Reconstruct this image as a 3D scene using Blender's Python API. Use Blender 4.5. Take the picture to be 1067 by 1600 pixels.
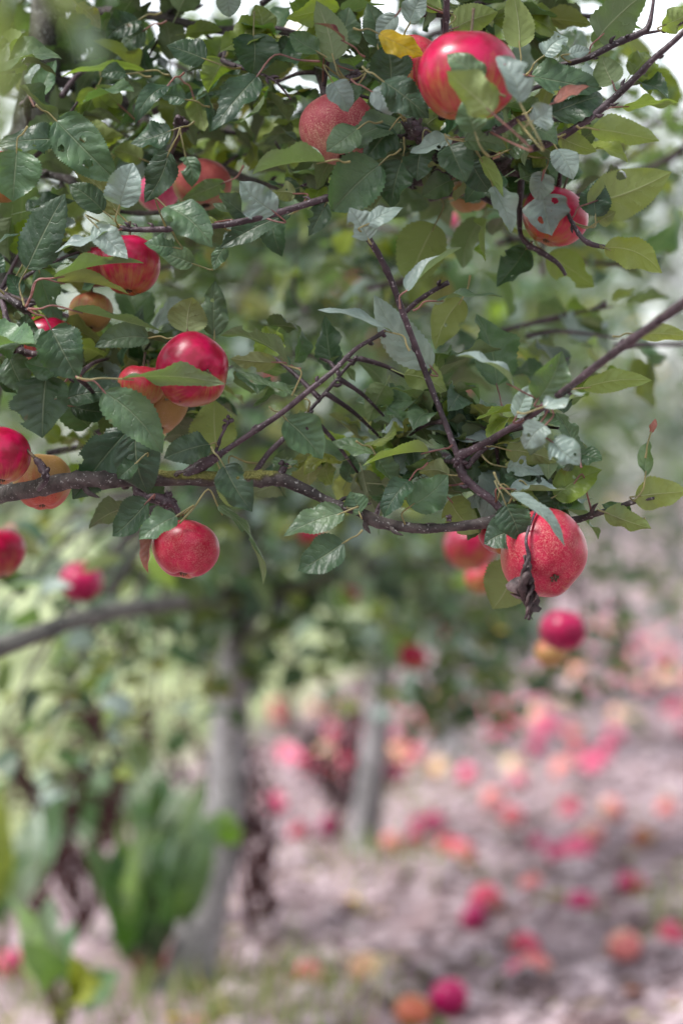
import bpy, math, random
import numpy as np
from mathutils import Vector, Matrix, Quaternion, noise

for o in list(bpy.data.objects):
    bpy.data.objects.remove(o)
S = bpy.context.scene
COL = S.collection
R = math.radians
rnd = random.Random(11)

# ------------------------------------------------------------------ camera
F = 85 / 24 * 1067.0
CAMZ = 1.0
PITCH = R(0.6)
FOCUS = 2.24
cd = bpy.data.cameras.new("camera")
cam = bpy.data.objects.new("camera", cd)
COL.objects.link(cam)
cam.location = (0, 0, CAMZ)
cam.rotation_euler = (R(90) - PITCH, 0, 0)
cd.sensor_fit = 'HORIZONTAL'
cd.sensor_width = 24
cd.lens = 85
cd.clip_start = 0.05
cd.clip_end = 1000
cd.dof.use_dof = True
cd.dof.focus_distance = FOCUS
cd.dof.aperture_fstop = 2.8
S.camera = cam
FW = Vector((0, math.cos(PITCH), -math.sin(PITCH)))
UP = Vector((0, math.sin(PITCH), math.cos(PITCH)))
RT = Vector((1, 0, 0))

def P(px, py, D):
    return Vector((0, 0, CAMZ)) + RT * ((px - 533.5) / F * D) + UP * ((800 - py) / F * D) + FW * D

def ground_at(px, py):
    D = 3.0
    d = P(px, py, 1.0) - Vector((0, 0, CAMZ))
    t = -CAMZ / d.z
    return Vector((0, 0, CAMZ)) + d * t

# ------------------------------------------------------------------ world and sun (overcast)
W = bpy.data.worlds.new("World")
S.world = W
W.use_nodes = True
wn = W.node_tree
wn.nodes.clear()
sky = wn.nodes.new('ShaderNodeTexSky')
sky.sky_type = 'NISHITA'
sky.sun_disc = False
sky.sun_elevation = R(58)
sky.sun_rotation = R(245)
sky.air_density = 1.0
sky.dust_density = 1.2
sky.ozone_density = 1.0
hs = wn.nodes.new('ShaderNodeHueSaturation')
hs.inputs['Saturation'].default_value = 0.22
bg = wn.nodes.new('ShaderNodeBackground')
bg.inputs['Strength'].default_value = 0.10
wo = wn.nodes.new('ShaderNodeOutputWorld')
wn.links.new(sky.outputs[0], hs.inputs['Color'])
wn.links.new(hs.outputs[0], bg.inputs['Color'])
wn.links.new(bg.outputs[0], wo.inputs['Surface'])

sd = bpy.data.lights.new("sun", 'SUN')
sd.energy = 1.5
sd.angle = R(16)
sd.color = (1.0, 0.965, 0.93)
sun = bpy.data.objects.new("sun", sd)
COL.objects.link(sun)
az, el = R(245), R(58)
sdir = Vector((math.sin(az) * math.cos(el), math.cos(az) * math.cos(el), math.sin(el)))
sun.rotation_euler = sdir.to_track_quat('Z', 'Y').to_euler()
sun.location = (0, 0, 20)

S.view_settings.view_transform = 'Standard'
S.view_settings.look = 'None'
S.view_settings.exposure = 1.92
S.view_settings.gamma = 1
S.render.engine = 'CYCLES'
S.cycles.max_bounces = 8
S.cycles.transparent_max_bounces = 8
S.cycles.use_denoising = True

# ------------------------------------------------------------------ material helpers
def newmat(name):
    m = bpy.data.materials.new(name)
    m.use_nodes = True
    nt = m.node_tree
    nt.nodes.clear()
    return m, nt

class NT:
    def __init__(s, nt): s.nt = nt
    def n(s, t, **k):
        x = s.nt.nodes.new(t)
        for a, b in k.items(): setattr(x, a, b)
        return x
    def l(s, a, b): s.nt.links.new(a, b)
    def val(s, x, sock):
        if isinstance(x, (int, float)): sock.default_value = x
        elif isinstance(x, (tuple, list)): sock.default_value = tuple(x) + ((1,) if len(x) == 3 and len(sock.default_value) == 4 else ())
        else: s.l(x, sock)
    def math(s, op, a, b=0.0, c=None):
        x = s.n('ShaderNodeMath', operation=op)
        s.val(a, x.inputs[0]); s.val(b, x.inputs[1])
        if c is not None: s.val(c, x.inputs[2])
        return x.outputs[0]
    def mix(s, f, a, b, mode='MIX'):
        x = s.n('ShaderNodeMix', data_type='RGBA', blend_type=mode)
        s.val(f, x.inputs[0]); s.val(a, x.inputs[6]); s.val(b, x.inputs[7])
        return x.outputs[2]
    def noise(s, vec, scale, detail=3, rough=0.55, out='Fac'):
        x = s.n('ShaderNodeTexNoise')
        if vec is not None: s.l(vec, x.inputs['Vector'])
        s.val(scale, x.inputs['Scale']); x.inputs['Detail'].default_value = detail
        x.inputs['Roughness'].default_value = rough
        return x.outputs[out]
    def ramp(s, f, lo, hi, a=0.0, b=1.0):
        x = s.n('ShaderNodeMapRange'); x.interpolation_type = 'SMOOTHSTEP'
        s.val(f, x.inputs[0]); s.val(lo, x.inputs[1]); s.val(hi, x.inputs[2]); s.val(a, x.inputs[3]); s.val(b, x.inputs[4])
        return x.outputs[0]
    def bump(s, h, st, dist, nrm=None):
        x = s.n('ShaderNodeBump'); s.val(st, x.inputs['Strength']); s.val(dist, x.inputs['Distance']); s.l(h, x.inputs['Height'])
        if nrm is not None: s.l(nrm, x.inputs['Normal'])
        return x.outputs[0]
    def prin(s, col, rough=0.6, spec=0.5, nrm=None, **k):
        x = s.n('ShaderNodeBsdfPrincipled')
        s.val(col, x.inputs['Base Color']); s.val(rough, x.inputs['Roughness']); s.val(spec, x.inputs['Specular IOR Level'])
        if nrm is not None: s.l(nrm, x.inputs['Normal'])
        for a, b in k.items(): s.val(b, x.inputs[a.replace('_', ' ')])
        return x.outputs[0]
    def out(s, sh):
        o = s.n('ShaderNodeOutputMaterial'); s.l(sh, o.inputs['Surface'])

def leaf_material():
    m, nt = newmat("leaf")
    g = NT(nt)
    at = g.n('ShaderNodeAttribute', attribute_name='tint')
    tint, painted_sheen = at.outputs['Color'], at.outputs['Alpha']
    uv = g.n('ShaderNodeUVMap').outputs[0]
    sp = g.n('ShaderNodeSeparateXYZ'); g.l(uv, sp.inputs[0])
    u, v = sp.outputs[0], sp.outputs[1]      # u across -1..1, v along 0..1
    pos = g.n('ShaderNodeNewGeometry')
    P3 = pos.outputs['Position']; back = pos.outputs['Backfacing']
    au = g.math('ABSOLUTE', u)
    # lateral veins run forward from the midrib
    wob = g.noise(P3, 95, 3)
    n0v = g.noise(P3, 22, 2)
    ph = g.math('MULTIPLY', g.math('SUBTRACT', v, g.math('MULTIPLY', au, 0.20)), 6.5)
    ph = g.math('ADD', ph, g.math('MULTIPLY', wob, 1.5))
    fr = g.math('ABSOLUTE', g.math('SUBTRACT', g.math('FRACT', ph), 0.5))
    vein = g.ramp(fr, 0.0, 0.07, 1.0, 0.0)
    vein = g.math('MULTIPLY', vein, g.ramp(au, 0.5, 1.0, 1.0, 0.15))
    mid = g.ramp(au, 0.015, 0.06, 1.0, 0.0)
    vm = g.math('MAXIMUM', g.math('MULTIPLY', vein, g.ramp(n0v, 0.35, 0.65, 0.08, 0.36)), mid)
    n1 = g.noise(P3, 45, 4)
    n2 = g.noise(P3, 260, 3)
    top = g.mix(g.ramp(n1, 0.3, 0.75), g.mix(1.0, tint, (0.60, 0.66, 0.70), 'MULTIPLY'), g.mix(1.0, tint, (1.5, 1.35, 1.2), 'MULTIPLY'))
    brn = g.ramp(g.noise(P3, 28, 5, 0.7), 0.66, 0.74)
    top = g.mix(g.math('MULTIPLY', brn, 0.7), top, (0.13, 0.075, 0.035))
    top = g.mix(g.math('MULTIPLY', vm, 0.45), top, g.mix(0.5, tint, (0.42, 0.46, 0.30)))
    # sky sheen painted into the leaf top as a paler colour
    sheen_mask = g.math('MULTIPLY', painted_sheen, g.ramp(n1, 0.2, 0.7, 0.6, 1.0))
    top = g.mix(sheen_mask, top, (0.42, 0.50, 0.50))
    # scab specks
    sc = g.ramp(g.noise(P3, 90, 2), 0.73, 0.78)
    top = g.mix(g.math('MULTIPLY', sc, 0.6), top, (0.10, 0.06, 0.035))
    und = g.mix(0.5, tint, (0.24, 0.27, 0.15))
    und = g.mix(g.math('MULTIPLY', vm, 0.5), und, (0.42, 0.44, 0.28))
    und = g.mix(g.math('MULTIPLY', brn, 0.6), und, (0.16, 0.10, 0.05))
    col = g.mix(back, top, und)
    h = g.math('ADD', g.math('MULTIPLY', vm, -1.0), g.math('MULTIPLY', n2, 0.35))
    h = g.math('ADD', h, g.math('MULTIPLY', fr, 0.7))
    h = g.math('ADD', h, g.math('MULTIPLY', n1, 2.2))
    nb = g.bump(h, 0.65, 0.0014)
    rough = g.math('ADD', 0.33, g.math('MULTIPLY', back, 0.34))
    rough = g.math('ADD', rough, g.math('MULTIPLY', n1, 0.12))
    pr = g.prin(col, rough, 0.42, nb)
    tr = g.n('ShaderNodeBsdfTranslucent')
    g.l(g.mix(1.0, tint, (2.3, 2.2, 0.75), 'MULTIPLY'), tr.inputs[0])
    ms = g.n('ShaderNodeMixShader')
    ms.inputs[0].default_value = 0.30
    g.l(pr, ms.inputs[1]); g.l(tr.outputs[0], ms.inputs[2])
    g.out(ms.outputs[0])
    return m

def bark_material(name, c1, c2, spot, spot_amt, moss=True, rough=0.75):
    m, nt = newmat(name); g = NT(nt)
    tc = g.n('ShaderNodeTexCoord').outputs['Object']
    n1 = g.noise(tc, 60, 5, 0.65)
    n2 = g.noise(tc, 260, 3)
    col = g.mix(g.ramp(n1, 0.35, 0.65), c1, c2)
    n0 = g.noise(tc, 9, 4, 0.65)
    col = g.mix(g.ramp(n0, 0.50, 0.62, 0.0, 0.75), col, tuple(x * .38 for x in c1))
    s = g.ramp(g.noise(tc, 330, 2), 0.62, 0.70)
    col = g.mix(g.math('MULTIPLY', s, spot_amt), col, spot)
    h = g.math('ADD', n1, g.math('MULTIPLY', n2, 0.4))
    if moss:
        at = g.n('ShaderNodeAttribute', attribute_name='moss')
        mn = g.ramp(g.math('MULTIPLY', at.outputs['Fac'], g.math('ADD', g.noise(tc, 90, 4), 0.45)), 0.35, 0.6)
        col = g.mix(mn, col, g.mix(g.noise(tc, 420, 2), (0.05, 0.055, 0.012), (0.20, 0.19, 0.05)))
        h = g.math('ADD', h, g.math('MULTIPLY', mn, g.math('MULTIPLY', g.noise(tc, 500, 2), 2.0)))
    g.out(g.prin(col, rough, 0.35, g.bump(h, 0.8, 0.0025)))
    return m

def apple_material(name, red, dark, ground, level, stripe, russet=0.0, rough=0.24, coat=0.0):
    """red blush over a ground colour; level = how far the red reaches (0 none .. 1 all)"""
    m, nt = newmat(name); g = NT(nt)
    tc = g.n('ShaderNodeTexCoord').outputs['Object']
    rn = g.n('ShaderNodeObjectInfo').outputs['Random']
    off = g.n('ShaderNodeCombineXYZ'); g.l(g.math('MULTIPLY', rn, 31.0), off.inputs[0]); g.l(g.math('MULTIPLY', rn, 17.0), off.inputs[1])
    va = g.n('ShaderNodeVectorMath', operation='ADD'); g.l(tc, va.inputs[0]); g.l(off.outputs[0], va.inputs[1])
    vec = va.outputs[0]
    # the direction of most blush is the upper side of the fruit, stored in the mesh
    at = g.n('ShaderNodeAttribute', attribute_name='blush').outputs['Fac']
    big = g.noise(vec, 1.5, 3)
    uv = g.n('ShaderNodeUVMap').outputs[0]
    mp = g.n('ShaderNodeMapping'); g.l(uv, mp.inputs[0]); mp.inputs['Scale'].default_value = (34, 1.6, 1)
    st = g.noise(mp.outputs[0], 1.0, 4, 0.6)
    mp2 = g.n('ShaderNodeMapping'); g.l(uv, mp2.inputs[0]); mp2.inputs['Scale'].default_value = (90, 5, 1)
    st2 = g.noise(mp2.outputs[0], 1.0, 3, 0.6)
    f = g.math('ADD', g.math('MULTIPLY', at, 0.9), g.math('MULTIPLY', big, 0.9))
    f = g.math('ADD', f, g.math('MULTIPLY', g.math('SUBTRACT', st, 0.5), stripe))
    f = g.math('ADD', f, g.math('MULTIPLY', g.math('SUBTRACT', st2, 0.5), stripe * 0.5))
    lo = 1.35 - 1.25 * level
    k = g.ramp(f, lo - 0.25, lo + 0.25)
    rc = g.mix(g.ramp(g.noise(vec, 2.4, 3), 0.35, 0.7), dark, red)
    gc = g.mix(g.noise(vec, 3.0, 3), ground, tuple(x * 0.8 for x in ground))
    col = g.mix(k, gc, rc)
    # lenticels
    vo = g.n('ShaderNodeTexVoronoi'); g.l(tc, vo.inputs['Vector']); vo.inputs['Scale'].default_value = 9
    dots = g.ramp(vo.outputs['Distance'], 0.02, 0.05, 0.10, 0.0)
    col = g.mix(dots, col, (0.62, 0.42, 0.26))
    # dark spots
    vs = g.ramp(g.noise(vec, 5.5, 1), 0.77, 0.79)
    col = g.mix(g.math('MULTIPLY', vs, 0.7), col, (0.07, 0.02, 0.02))
    h = g.noise(tc, 40, 3)
    if russet > 0:
        wv = g.n('ShaderNodeTexVoronoi', feature='DISTANCE_TO_EDGE'); wv.inputs['Scale'].default_value = 7.5
        w2 = g.n('ShaderNodeVectorMath', operation='ADD'); g.l(tc, w2.inputs[0])
        ns = g.n('ShaderNodeTexNoise'); g.l(tc, ns.inputs['Vector']); ns.inputs['Scale'].default_value = 5
        g.l(ns.outputs['Color'], w2.inputs[1]); g.l(w2.outputs[0], wv.inputs['Vector'])
        cr = g.ramp(wv.outputs['Distance'], 0.01, 0.09, 1.0, 0.0)
        mp3 = g.n('ShaderNodeMapping'); g.l(uv, mp3.inputs[0]); mp3.inputs['Scale'].default_value = (60, 9, 1)
        pn = g.math('MULTIPLY', g.ramp(g.noise(mp3.outputs[0], 1.0, 5, 0.75), 0.50, 0.62), g.ramp(g.noise(vec, 2.2, 3), 0.48, 0.62, 0.1, 1.0))
        rr = g.math('MULTIPLY', g.math('MAXIMUM', cr, g.math('MULTIPLY', pn, 0.22)), g.ramp(g.noise(vec, 1.8, 2), 0.3, 0.6, 0.25, 1.0))
        col = g.mix(g.math('MULTIPLY', rr, russet), col, (0.58, 0.32, 0.25))
        h = g.math('ADD', h, g.math('MULTIPLY', rr, 0.8))
        rough = g.math('ADD', rough, g.math('MULTIPLY', rr, 0.35))
    g.out(g.prin(col, rough, 0.34, g.bump(h, 0.04, 0.01), Coat_Weight=coat * .5, Coat_Roughness=0.1))
    return m

M = {}
M['leaf'] = leaf_material()
M['bark'] = bark_material("bark_grey", (0.034, 0.027, 0.027), (0.095, 0.078, 0.074), (0.34, 0.33, 0.32), 0.7)
M['twig'] = bark_material("bark_twig", (0.036, 0.022, 0.028), (0.085, 0.056, 0.068), (0.38, 0.34, 0.36), 0.55, False, 0.5)
M['trunk'] = bark_material("bark_trunk", (0.19, 0.18, 0.185), (0.36, 0.34, 0.36), (0.42, 0.42, 0.40), 0.5)
M['trunkA'] = bark_material("bark_lichen", (0.045, 0.040, 0.035), (0.13, 0.125, 0.11), (0.40, 0.44, 0.42), 0.95)
M['dead'] = bark_material('dead_brown', (0.030, 0.018, 0.020), (0.085, 0.055, 0.055), (0.2, 0.15, 0.15), 0.3, False, 0.6)
M['stalk'] = bark_material("stalk", (0.07, 0.05, 0.035), (0.14, 0.10, 0.06), (0.2, 0.15, 0.1), 0.3, False, 0.6)
A_RED = apple_material("apple_red", (0.42, 0.003, 0.058), (0.25, 0.002, 0.024), (0.36, 0.14, 0.045), 0.60, 0.8, 0.0, 0.29, 0.1)
A_MIX = apple_material("apple_blush", (0.46, 0.015, 0.05), (0.32, 0.006, 0.025), (0.36, 0.19, 0.05), 0.48, 0.9, 0.25, 0.30)
A_STR = apple_material("apple_striped", (0.43, 0.007, 0.050), (0.30, 0.003, 0.026), (0.48, 0.23, 0.08), 0.64, 1.7, 0.40, 0.28)
A_RUS = apple_material("apple_russet", (0.34, 0.05, 0.07), (0.28, 0.025, 0.045), (0.40, 0.20, 0.13), 0.66, 1.0, 0.8, 0.5)
A_ORA = apple_material("apple_orange", (0.42, 0.08, 0.04), (0.34, 0.045, 0.03), (0.38, 0.22, 0.07), 0.20, 0.7, 0.35, 0.4)
A_CRI = apple_material("apple_crimson", (0.40, 0.004, 0.070), (0.24, 0.002, 0.045), (0.45, 0.12, 0.10), 0.9, 0.4, 0.0, 0.34)
A_DUL = apple_material("apple_dull", (0.42, 0.10, 0.09), (0.36, 0.06, 0.06), (0.28, 0.22, 0.09), 0.5, 0.8, 0.2, 0.42)
A_RED4 = apple_material("apple_red_ochre", (0.46, 0.012, 0.07), (0.36, 0.006, 0.04), (0.36, 0.15, 0.035), 0.62, 0.6, 0.0, 0.32)
A_MAG = apple_material("apple_magenta", (0.42, 0.006, 0.11), (0.30, 0.004, 0.07), (0.60, 0.20, 0.18), 0.95, 0.4, 0.0, 0.28, 0.2)
A_COR = apple_material("apple_coral", (0.60, 0.075, 0.14), (0.50, 0.04, 0.10), (0.70, 0.34, 0.26), 0.62, 0.6, 0.2, 0.38)
A_PEA = apple_material("apple_peach", (0.68, 0.22, 0.20), (0.60, 0.14, 0.15), (0.78, 0.50, 0.34), 0.38, 0.6, 0.2, 0.4)
A_CRM = apple_material("apple_cream", (0.70, 0.36, 0.22), (0.60, 0.28, 0.18), (0.82, 0.66, 0.40), 0.2, 0.5, 0.2, 0.4)
A_PNK = apple_material("apple_pink", (0.70, 0.12, 0.24), (0.60, 0.07, 0.17), (0.75, 0.35, 0.30), 0.75, 0.5, 0.1, 0.34)

# ------------------------------------------------------------------ object helpers
def tag(o, label=None, cat=None, group=None, kind=None):
    if label: o['label'] = label
    if cat: o['category'] = cat
    if group: o['group'] = group
    if kind: o['kind'] = kind
    return o

def empty(name, loc, label=None, cat=None, group=None):
    o = bpy.data.objects.new(name, None)
    o.location = loc; o.empty_display_size = 0.05
    COL.objects.link(o)
    return tag(o, label, cat, group)

def link(o, parent=None):
    COL.objects.link(o)
    if parent is not None:
        o.parent = parent
        o.matrix_parent_inverse = parent_inv(parent)
    return o

def world_mat(o):
    mm = Matrix.LocRotScale(o.location, o.rotation_euler, o.scale)
    if o.parent: mm = world_mat(o.parent) @ o.matrix_parent_inverse @ mm
    return mm

def parent_inv(p):
    return world_mat(p).inverted()

def meshdata(name, V, Fc, mat, smooth=True, uv=None, tint=None, moss=None):
    me = bpy.data.meshes.new(name)
    me.from_pydata([tuple(v) for v in V], [], Fc)
    if smooth: me.polygons.foreach_set('use_smooth', [True] * len(me.polygons))
    for mm in (mat if isinstance(mat, (list, tuple)) else [mat]): me.materials.append(mm)
    if uv is not None:
        ul = me.uv_layers.new(name='UVMap')
        idx = np.empty(len(me.loops), dtype=np.int32); me.loops.foreach_get('vertex_index', idx)
        ul.data.foreach_set('uv', np.asarray(uv, dtype=np.float32)[idx].ravel())
    if tint is not None:
        a = me.color_attributes.new('tint', 'FLOAT_COLOR', 'POINT')
        a.data.foreach_set('color', np.asarray(tint, dtype=np.float32).ravel())
    if moss is not None:
        a = me.attributes.new('moss', 'FLOAT', 'POINT')
        a.data.foreach_set('value', np.asarray(moss, dtype=np.float32))
    me.update()
    return me

class MB:
    """collects pieces for one mesh"""
    def __init__(s): s.V = []; s.F = []; s.UV = []; s.T = []; s.M = []
    def add(s, V, Fc, uv=None, tint=(0.1, 0.1, 0.1, 0), moss=None):
        b = len(s.V)
        s.V += list(V); s.F += [tuple(i + b for i in f) for f in Fc]
        s.UV += list(uv) if uv is not None else [(0, 0)] * len(V)
        s.T += list(tint) if isinstance(tint, list) else [tint] * len(V)
        s.M += list(moss) if moss is not None else [0.0] * len(V)
    def build(s, name, mat, parent=None, smooth=True, origin=None):
        V = s.V
        if origin is not None: V = [Vector(v) - origin for v in V]
        me = meshdata(name, V, s.F, mat, smooth, s.UV, s.T, s.M)
        o = bpy.data.objects.new(name, me)
        if origin is not None: o.location = origin
        return link(o, parent)

def catmull(pts, per=6):
    out = []
    n = len(pts)
    for i in range(n - 1):
        p0 = pts[max(i - 1, 0)]; p1 = pts[i]; p2 = pts[i + 1]; p3 = pts[min(i + 2, n - 1)]
        for k in range(per):
            t = k / per
            out.append([0.5 * ((2 * b) + (-a + c) * t + (2 * a - 5 * b + 4 * c - d) * t * t + (-a + 3 * b - 3 * c + d) * t ** 3) for a, b, c, d in zip(p0, p1, p2, p3)])
    out.append(list(pts[-1]))
    return out

def tube(mb, pts, sides=8, per=5, rough=0.0, tint=(0.1, 0.1, 0.1, 0), mossf=None, seed=0, raw=False):
    """pts: (x,y,z,r)"""
    q = pts if raw else catmull([tuple(p) for p in pts], per)
    C = [Vector(p[:3]) for p in q]
    V = []; ms = []; UV = []
    nrm = None
    for i, c in enumerate(C):
        t = (C[min(i + 1, len(C) - 1)] - C[max(i - 1, 0)])
        if t.length < 1e-9: t = Vector((0, 0, 1))
        t.normalize()
        if nrm is None:
            nrm = t.orthogonal().normalized()
        else:
            nrm = (nrm - t * nrm.dot(t))
            if nrm.length < 1e-6: nrm = t.orthogonal()
            nrm.normalize()
        b = t.cross(nrm)
        r = max(q[i][3], 1e-5)
        for k in range(sides):
            a = 2 * math.pi * k / sides
            d = nrm * math.cos(a) + b * math.sin(a)
            rr = r
            if rough:
                rr *= 1 + rough * (noise.noise((c + d * r) * (0.9 / max(r, 0.002)) + Vector((seed, 0, 0))))
            V.append(c + d * rr)
            UV.append((k / sides, i / len(C)))
            ms.append(mossf(c, d) if mossf else 0.0)
    Fc = []
    for i in range(len(C) - 1):
        for k in range(sides):
            a = i * sides + k; b2 = i * sides + (k + 1) % sides
            Fc.append((a, b2, b2 + sides, a + sides))
    Fc.append(tuple(range(sides - 1, -1, -1)))
    Fc.append(tuple(range((len(C) - 1) * sides, len(C) * sides)))
    mb.add(V, Fc, UV, tint, ms)

# ------------------------------------------------------------------ leaves
TINT = {  # alpha: how much sky sheen is painted pale into the leaf colour
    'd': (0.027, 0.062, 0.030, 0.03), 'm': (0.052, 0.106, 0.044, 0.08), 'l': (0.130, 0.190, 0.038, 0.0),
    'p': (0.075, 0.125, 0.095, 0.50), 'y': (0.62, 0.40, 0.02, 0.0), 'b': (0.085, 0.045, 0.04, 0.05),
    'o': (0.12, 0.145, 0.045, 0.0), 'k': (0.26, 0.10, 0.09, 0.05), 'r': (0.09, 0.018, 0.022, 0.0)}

def jit(c, r, a=0.18):
    k = 1 + r.uniform(-a, a)
    return (c[0] * k * (1 + r.uniform(-.12, .12)), c[1] * k, c[2] * k * (1 + r.uniform(-.12, .12)), c[3])

def leaf_grid(nu, nv, L, Wd, curl, fold, wave, twist, r, serr=0.05, shape=0.0):
    """a leaf in local coordinates: along +Y, normal +Z"""
    V = []; UV = []
    ph = r.uniform(0, 6.28); ph2 = r.uniform(0, 6.28)
    asym = r.uniform(-0.06, 0.06)
    bend = r.uniform(-0.16, 0.16)
    cup = r.uniform(-0.12, 0.22)
    lop = r.uniform(-0.25, 0.25)
    y = 0.0; z = 0.0; ang = -curl * 0.25
    dl = L / nu
    for i in range(nu + 1):
        t = i / nu
        w = (math.sin(math.pi * min(1, t) ** (0.78 + shape)) ** 0.72) if 0 < t < 1 else 0.0
        w *= (1 - 0.22 * t)
        tip = max(0, (t - 0.86) / 0.14)
        w *= (1 - 0.35 * tip)
        w = max(w, 0.012)
        se = 1 + (serr * (1 if i % 2 else -1) if 2 < i < nu - 1 else 0)
        cx = bend * L * math.sin(math.pi * t) * 0.5
        tw = twist * (t - 0.3)
        for j in range(nv + 1):
            s = -1 + 2 * j / nv
            e = abs(s)
            x = s * w * Wd * 0.5 * (1.16) * (se if e > 0.99 else 1.0) * (1 + asym * s)
            zz = fold * abs(x) * (1.0 - 0.25 * e)
            zz += cup * Wd * e ** 3 * w + lop * Wd * s * e * e * w * (t - 0.4)
            zz += wave * Wd * e * e * (math.sin(t * 11 + ph + (1.3 if s > 0 else 0)) * 0.6 + math.sin(t * 19 + ph2 + s * 2) * 0.28) * w
            zz += 0.016 * Wd * math.sin((t * 6.5 - e * 1.3) * 6.28 + ph) * e * (1 - e) * 2 * w   # pillowed between veins
            X = x * math.cos(tw) - zz * math.sin(tw)
            Z = x * math.sin(tw) + zz * math.cos(tw)
            V.append(Vector((X + cx, y - Z * math.sin(ang), z + Z * math.cos(ang))))
            UV.append((s, t))
        ang -= curl / nu
        y += math.cos(ang) * dl
        z += math.sin(ang) * dl
    Fc = []
    for i in range(nu):
        for j in range(nv):
            a = i * (nv + 1) + j
            Fc.append((a, a + 1, a + nv + 2, a + nv + 1))
    # scale so that tip lies at +Y distance L on the axis
    tip = V[nu * (nv + 1) + nv // 2]
    a = math.atan2(tip.z, tip.y)
    k = L / max(math.hypot(tip.y, tip.z), L * 0.45)
    rot = Matrix.Rotation(-a, 3, 'X')
    V = [rot @ (v * k) for v in V]
    return V, Fc, UV

CODE = {'T': (1, .35, 0), 'F0': (1, 0, 0), 'E': (.38, 1, 0), 'U': (-1, .45, 0), 'F': (-.30, 1, 0), 'V': (.02, 1, 0), 'L': (.7, .3, -.7), 'Q': (.7, .3, .7)}

BR_PTS = []      # world sample points on tree A's branches, (Vector, branch index)

def nearest_branch(p):
    best = None; bd = 1e9
    for q, bi in BR_PTS:
        d = (q - p).length
        if d < bd: bd = d; best = (q, bi)
    return best[0], best[1], bd

def hero_leaf(spec, r):
    """returns MB for a leaf placed in the world, with petiole, its branch index and its size in view"""
    bx, by, tx, ty, w, code, col, d = spec[:8]
    opt = spec[8] if len(spec) > 8 else {}
    D0 = FOCUS + d
    pl = math.hypot(tx - bx, ty - by)
    dd = opt.get('dd', r.uniform(-0.25, 0.25) * pl / F * D0)
    base = P(bx, by, D0); tip = P(tx, ty, D0 + dd)
    ax = tip - base; L = ax.length; ax.normalize()
    c, u, rr = CODE[code]
    n = (-FW) * c + UP * (u + r.uniform(-.2, .3)) + RT * (rr + r.uniform(-.38, .38))
    n = n - ax * n.dot(ax)
    if n.length < 1e-4: n = ax.orthogonal()
    n.normalize()
    side = ax.cross(n).normalized()   # x axis
    Wm = w / F * D0 * 1.08
    fold = opt.get('fold', r.uniform(0.12, 0.38))
    curl = opt.get('curl', r.choice((r.uniform(-0.3, .5), r.uniform(.4, 1.3))))
    wave = opt.get('wave', r.uniform(0.06, 0.24)) * 1.15
    twist = opt.get('twist', r.uniform(-0.7, 0.7))
    if 'holes' not in opt and r.random() < .34 and w > 26:
        opt = dict(opt, holes=[(r.choice((-1, 1)) * r.uniform(.85, 1.05), r.uniform(.2, .95), r.uniform(.04, .09)) for _ in range(r.randint(1, 3))] + ([(r.uniform(-.6, .6), r.uniform(.3, .8), r.uniform(.015, .035))] if r.random() < .5 else []))
    nu, nv = (34, 12) if not opt.get('holes') else (64, 36)
    V, Fc, UV = leaf_grid(nu, nv, L, Wm, curl, fold, wave, twist, r, 0.045)
    if opt.get('holes'):
        keep = []
        for f in Fc:
            cu = sum(UV[i][0] for i in f) / 4; cv = sum(UV[i][1] for i in f) / 4
            ok = True
            for (hu, hv, hr) in opt['holes']:
                q = math.hypot((cu - hu) * 0.5 * w / 100, (cv - hv) * pl / 100) / hr
                if q < 1 + 0.3 * noise.noise(Vector((cu * 4, cv * 6, hu * 7))): ok = False
            if ok: keep.append(f)
        Fc = keep
    mt = Matrix((side, ax, n)).transposed()
    V = [base + mt @ v for v in V]
    tc = jit(TINT[col], r)
    mb = MB()
    mb.add(V, Fc, UV, tc)
    # petiole
    q, bi, bd = nearest_branch(base)
    if 'pet' in opt:
        pp = opt['pet']; q = P(pp[0], pp[1], FOCUS + (pp[2] if len(pp) > 2 else d)); bd = 0.01
    if bd > 0.05 or (bd > .012 and (q - base).normalized().dot(-ax) < -.35):
        q = base + ((q - base).normalized() * .35 - ax).normalized() * min(.024, bd)
    if (q - base).length < 0.004: q = base - ax * 0.008
    c1 = base - ax * (base - q).length * 0.45
    pr = 0.0008
    pts = [(*q, pr * 1.5), (*((q + c1) / 2 - UP * 0.0015), pr * 1.1), (*c1, pr), (*base, pr), (*(base + ax * L * 0.12 - n * 0.0004), pr * 0.7)]
    pc = (0.26, 0.24, 0.13, 0.0) if col not in 'b' else tc
    if r.random() < 0.35: pc = (0.24, 0.12, 0.12, 0.0)
    tube(mb, pts, 6, 4, tint=pc)
    area = pl * w * (1.0 if code in ('T', 'U', 'F0', 'L', 'Q') else 0.55)
    return mb, bi, area, base

# numpy foliage: many leaves in one mesh
def leaf_template(nu, nv, seed, curl=0.5, fold=0.25, wave=0.1, serr=0.0):
    V, Fc, UV = leaf_grid(nu, nv, 1.0, 0.56, curl, fold, wave, 0.2, random.Random(seed), serr)
    b = len(V)
    # a short flat petiole
    V += [Vector((-0.012, -0.28, -0.02)), Vector((0.012, -0.28, -0.02)), Vector((0.012, 0.02, 0)), Vector((-0.012, 0.02, 0))]
    UV += [(0, 0)] * 4
    Fc = Fc + [(b, b + 1, b + 2, b + 3)]
    return np.array([tuple(v) for v in V]), np.array([f for f in Fc]), np.array(UV)

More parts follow.
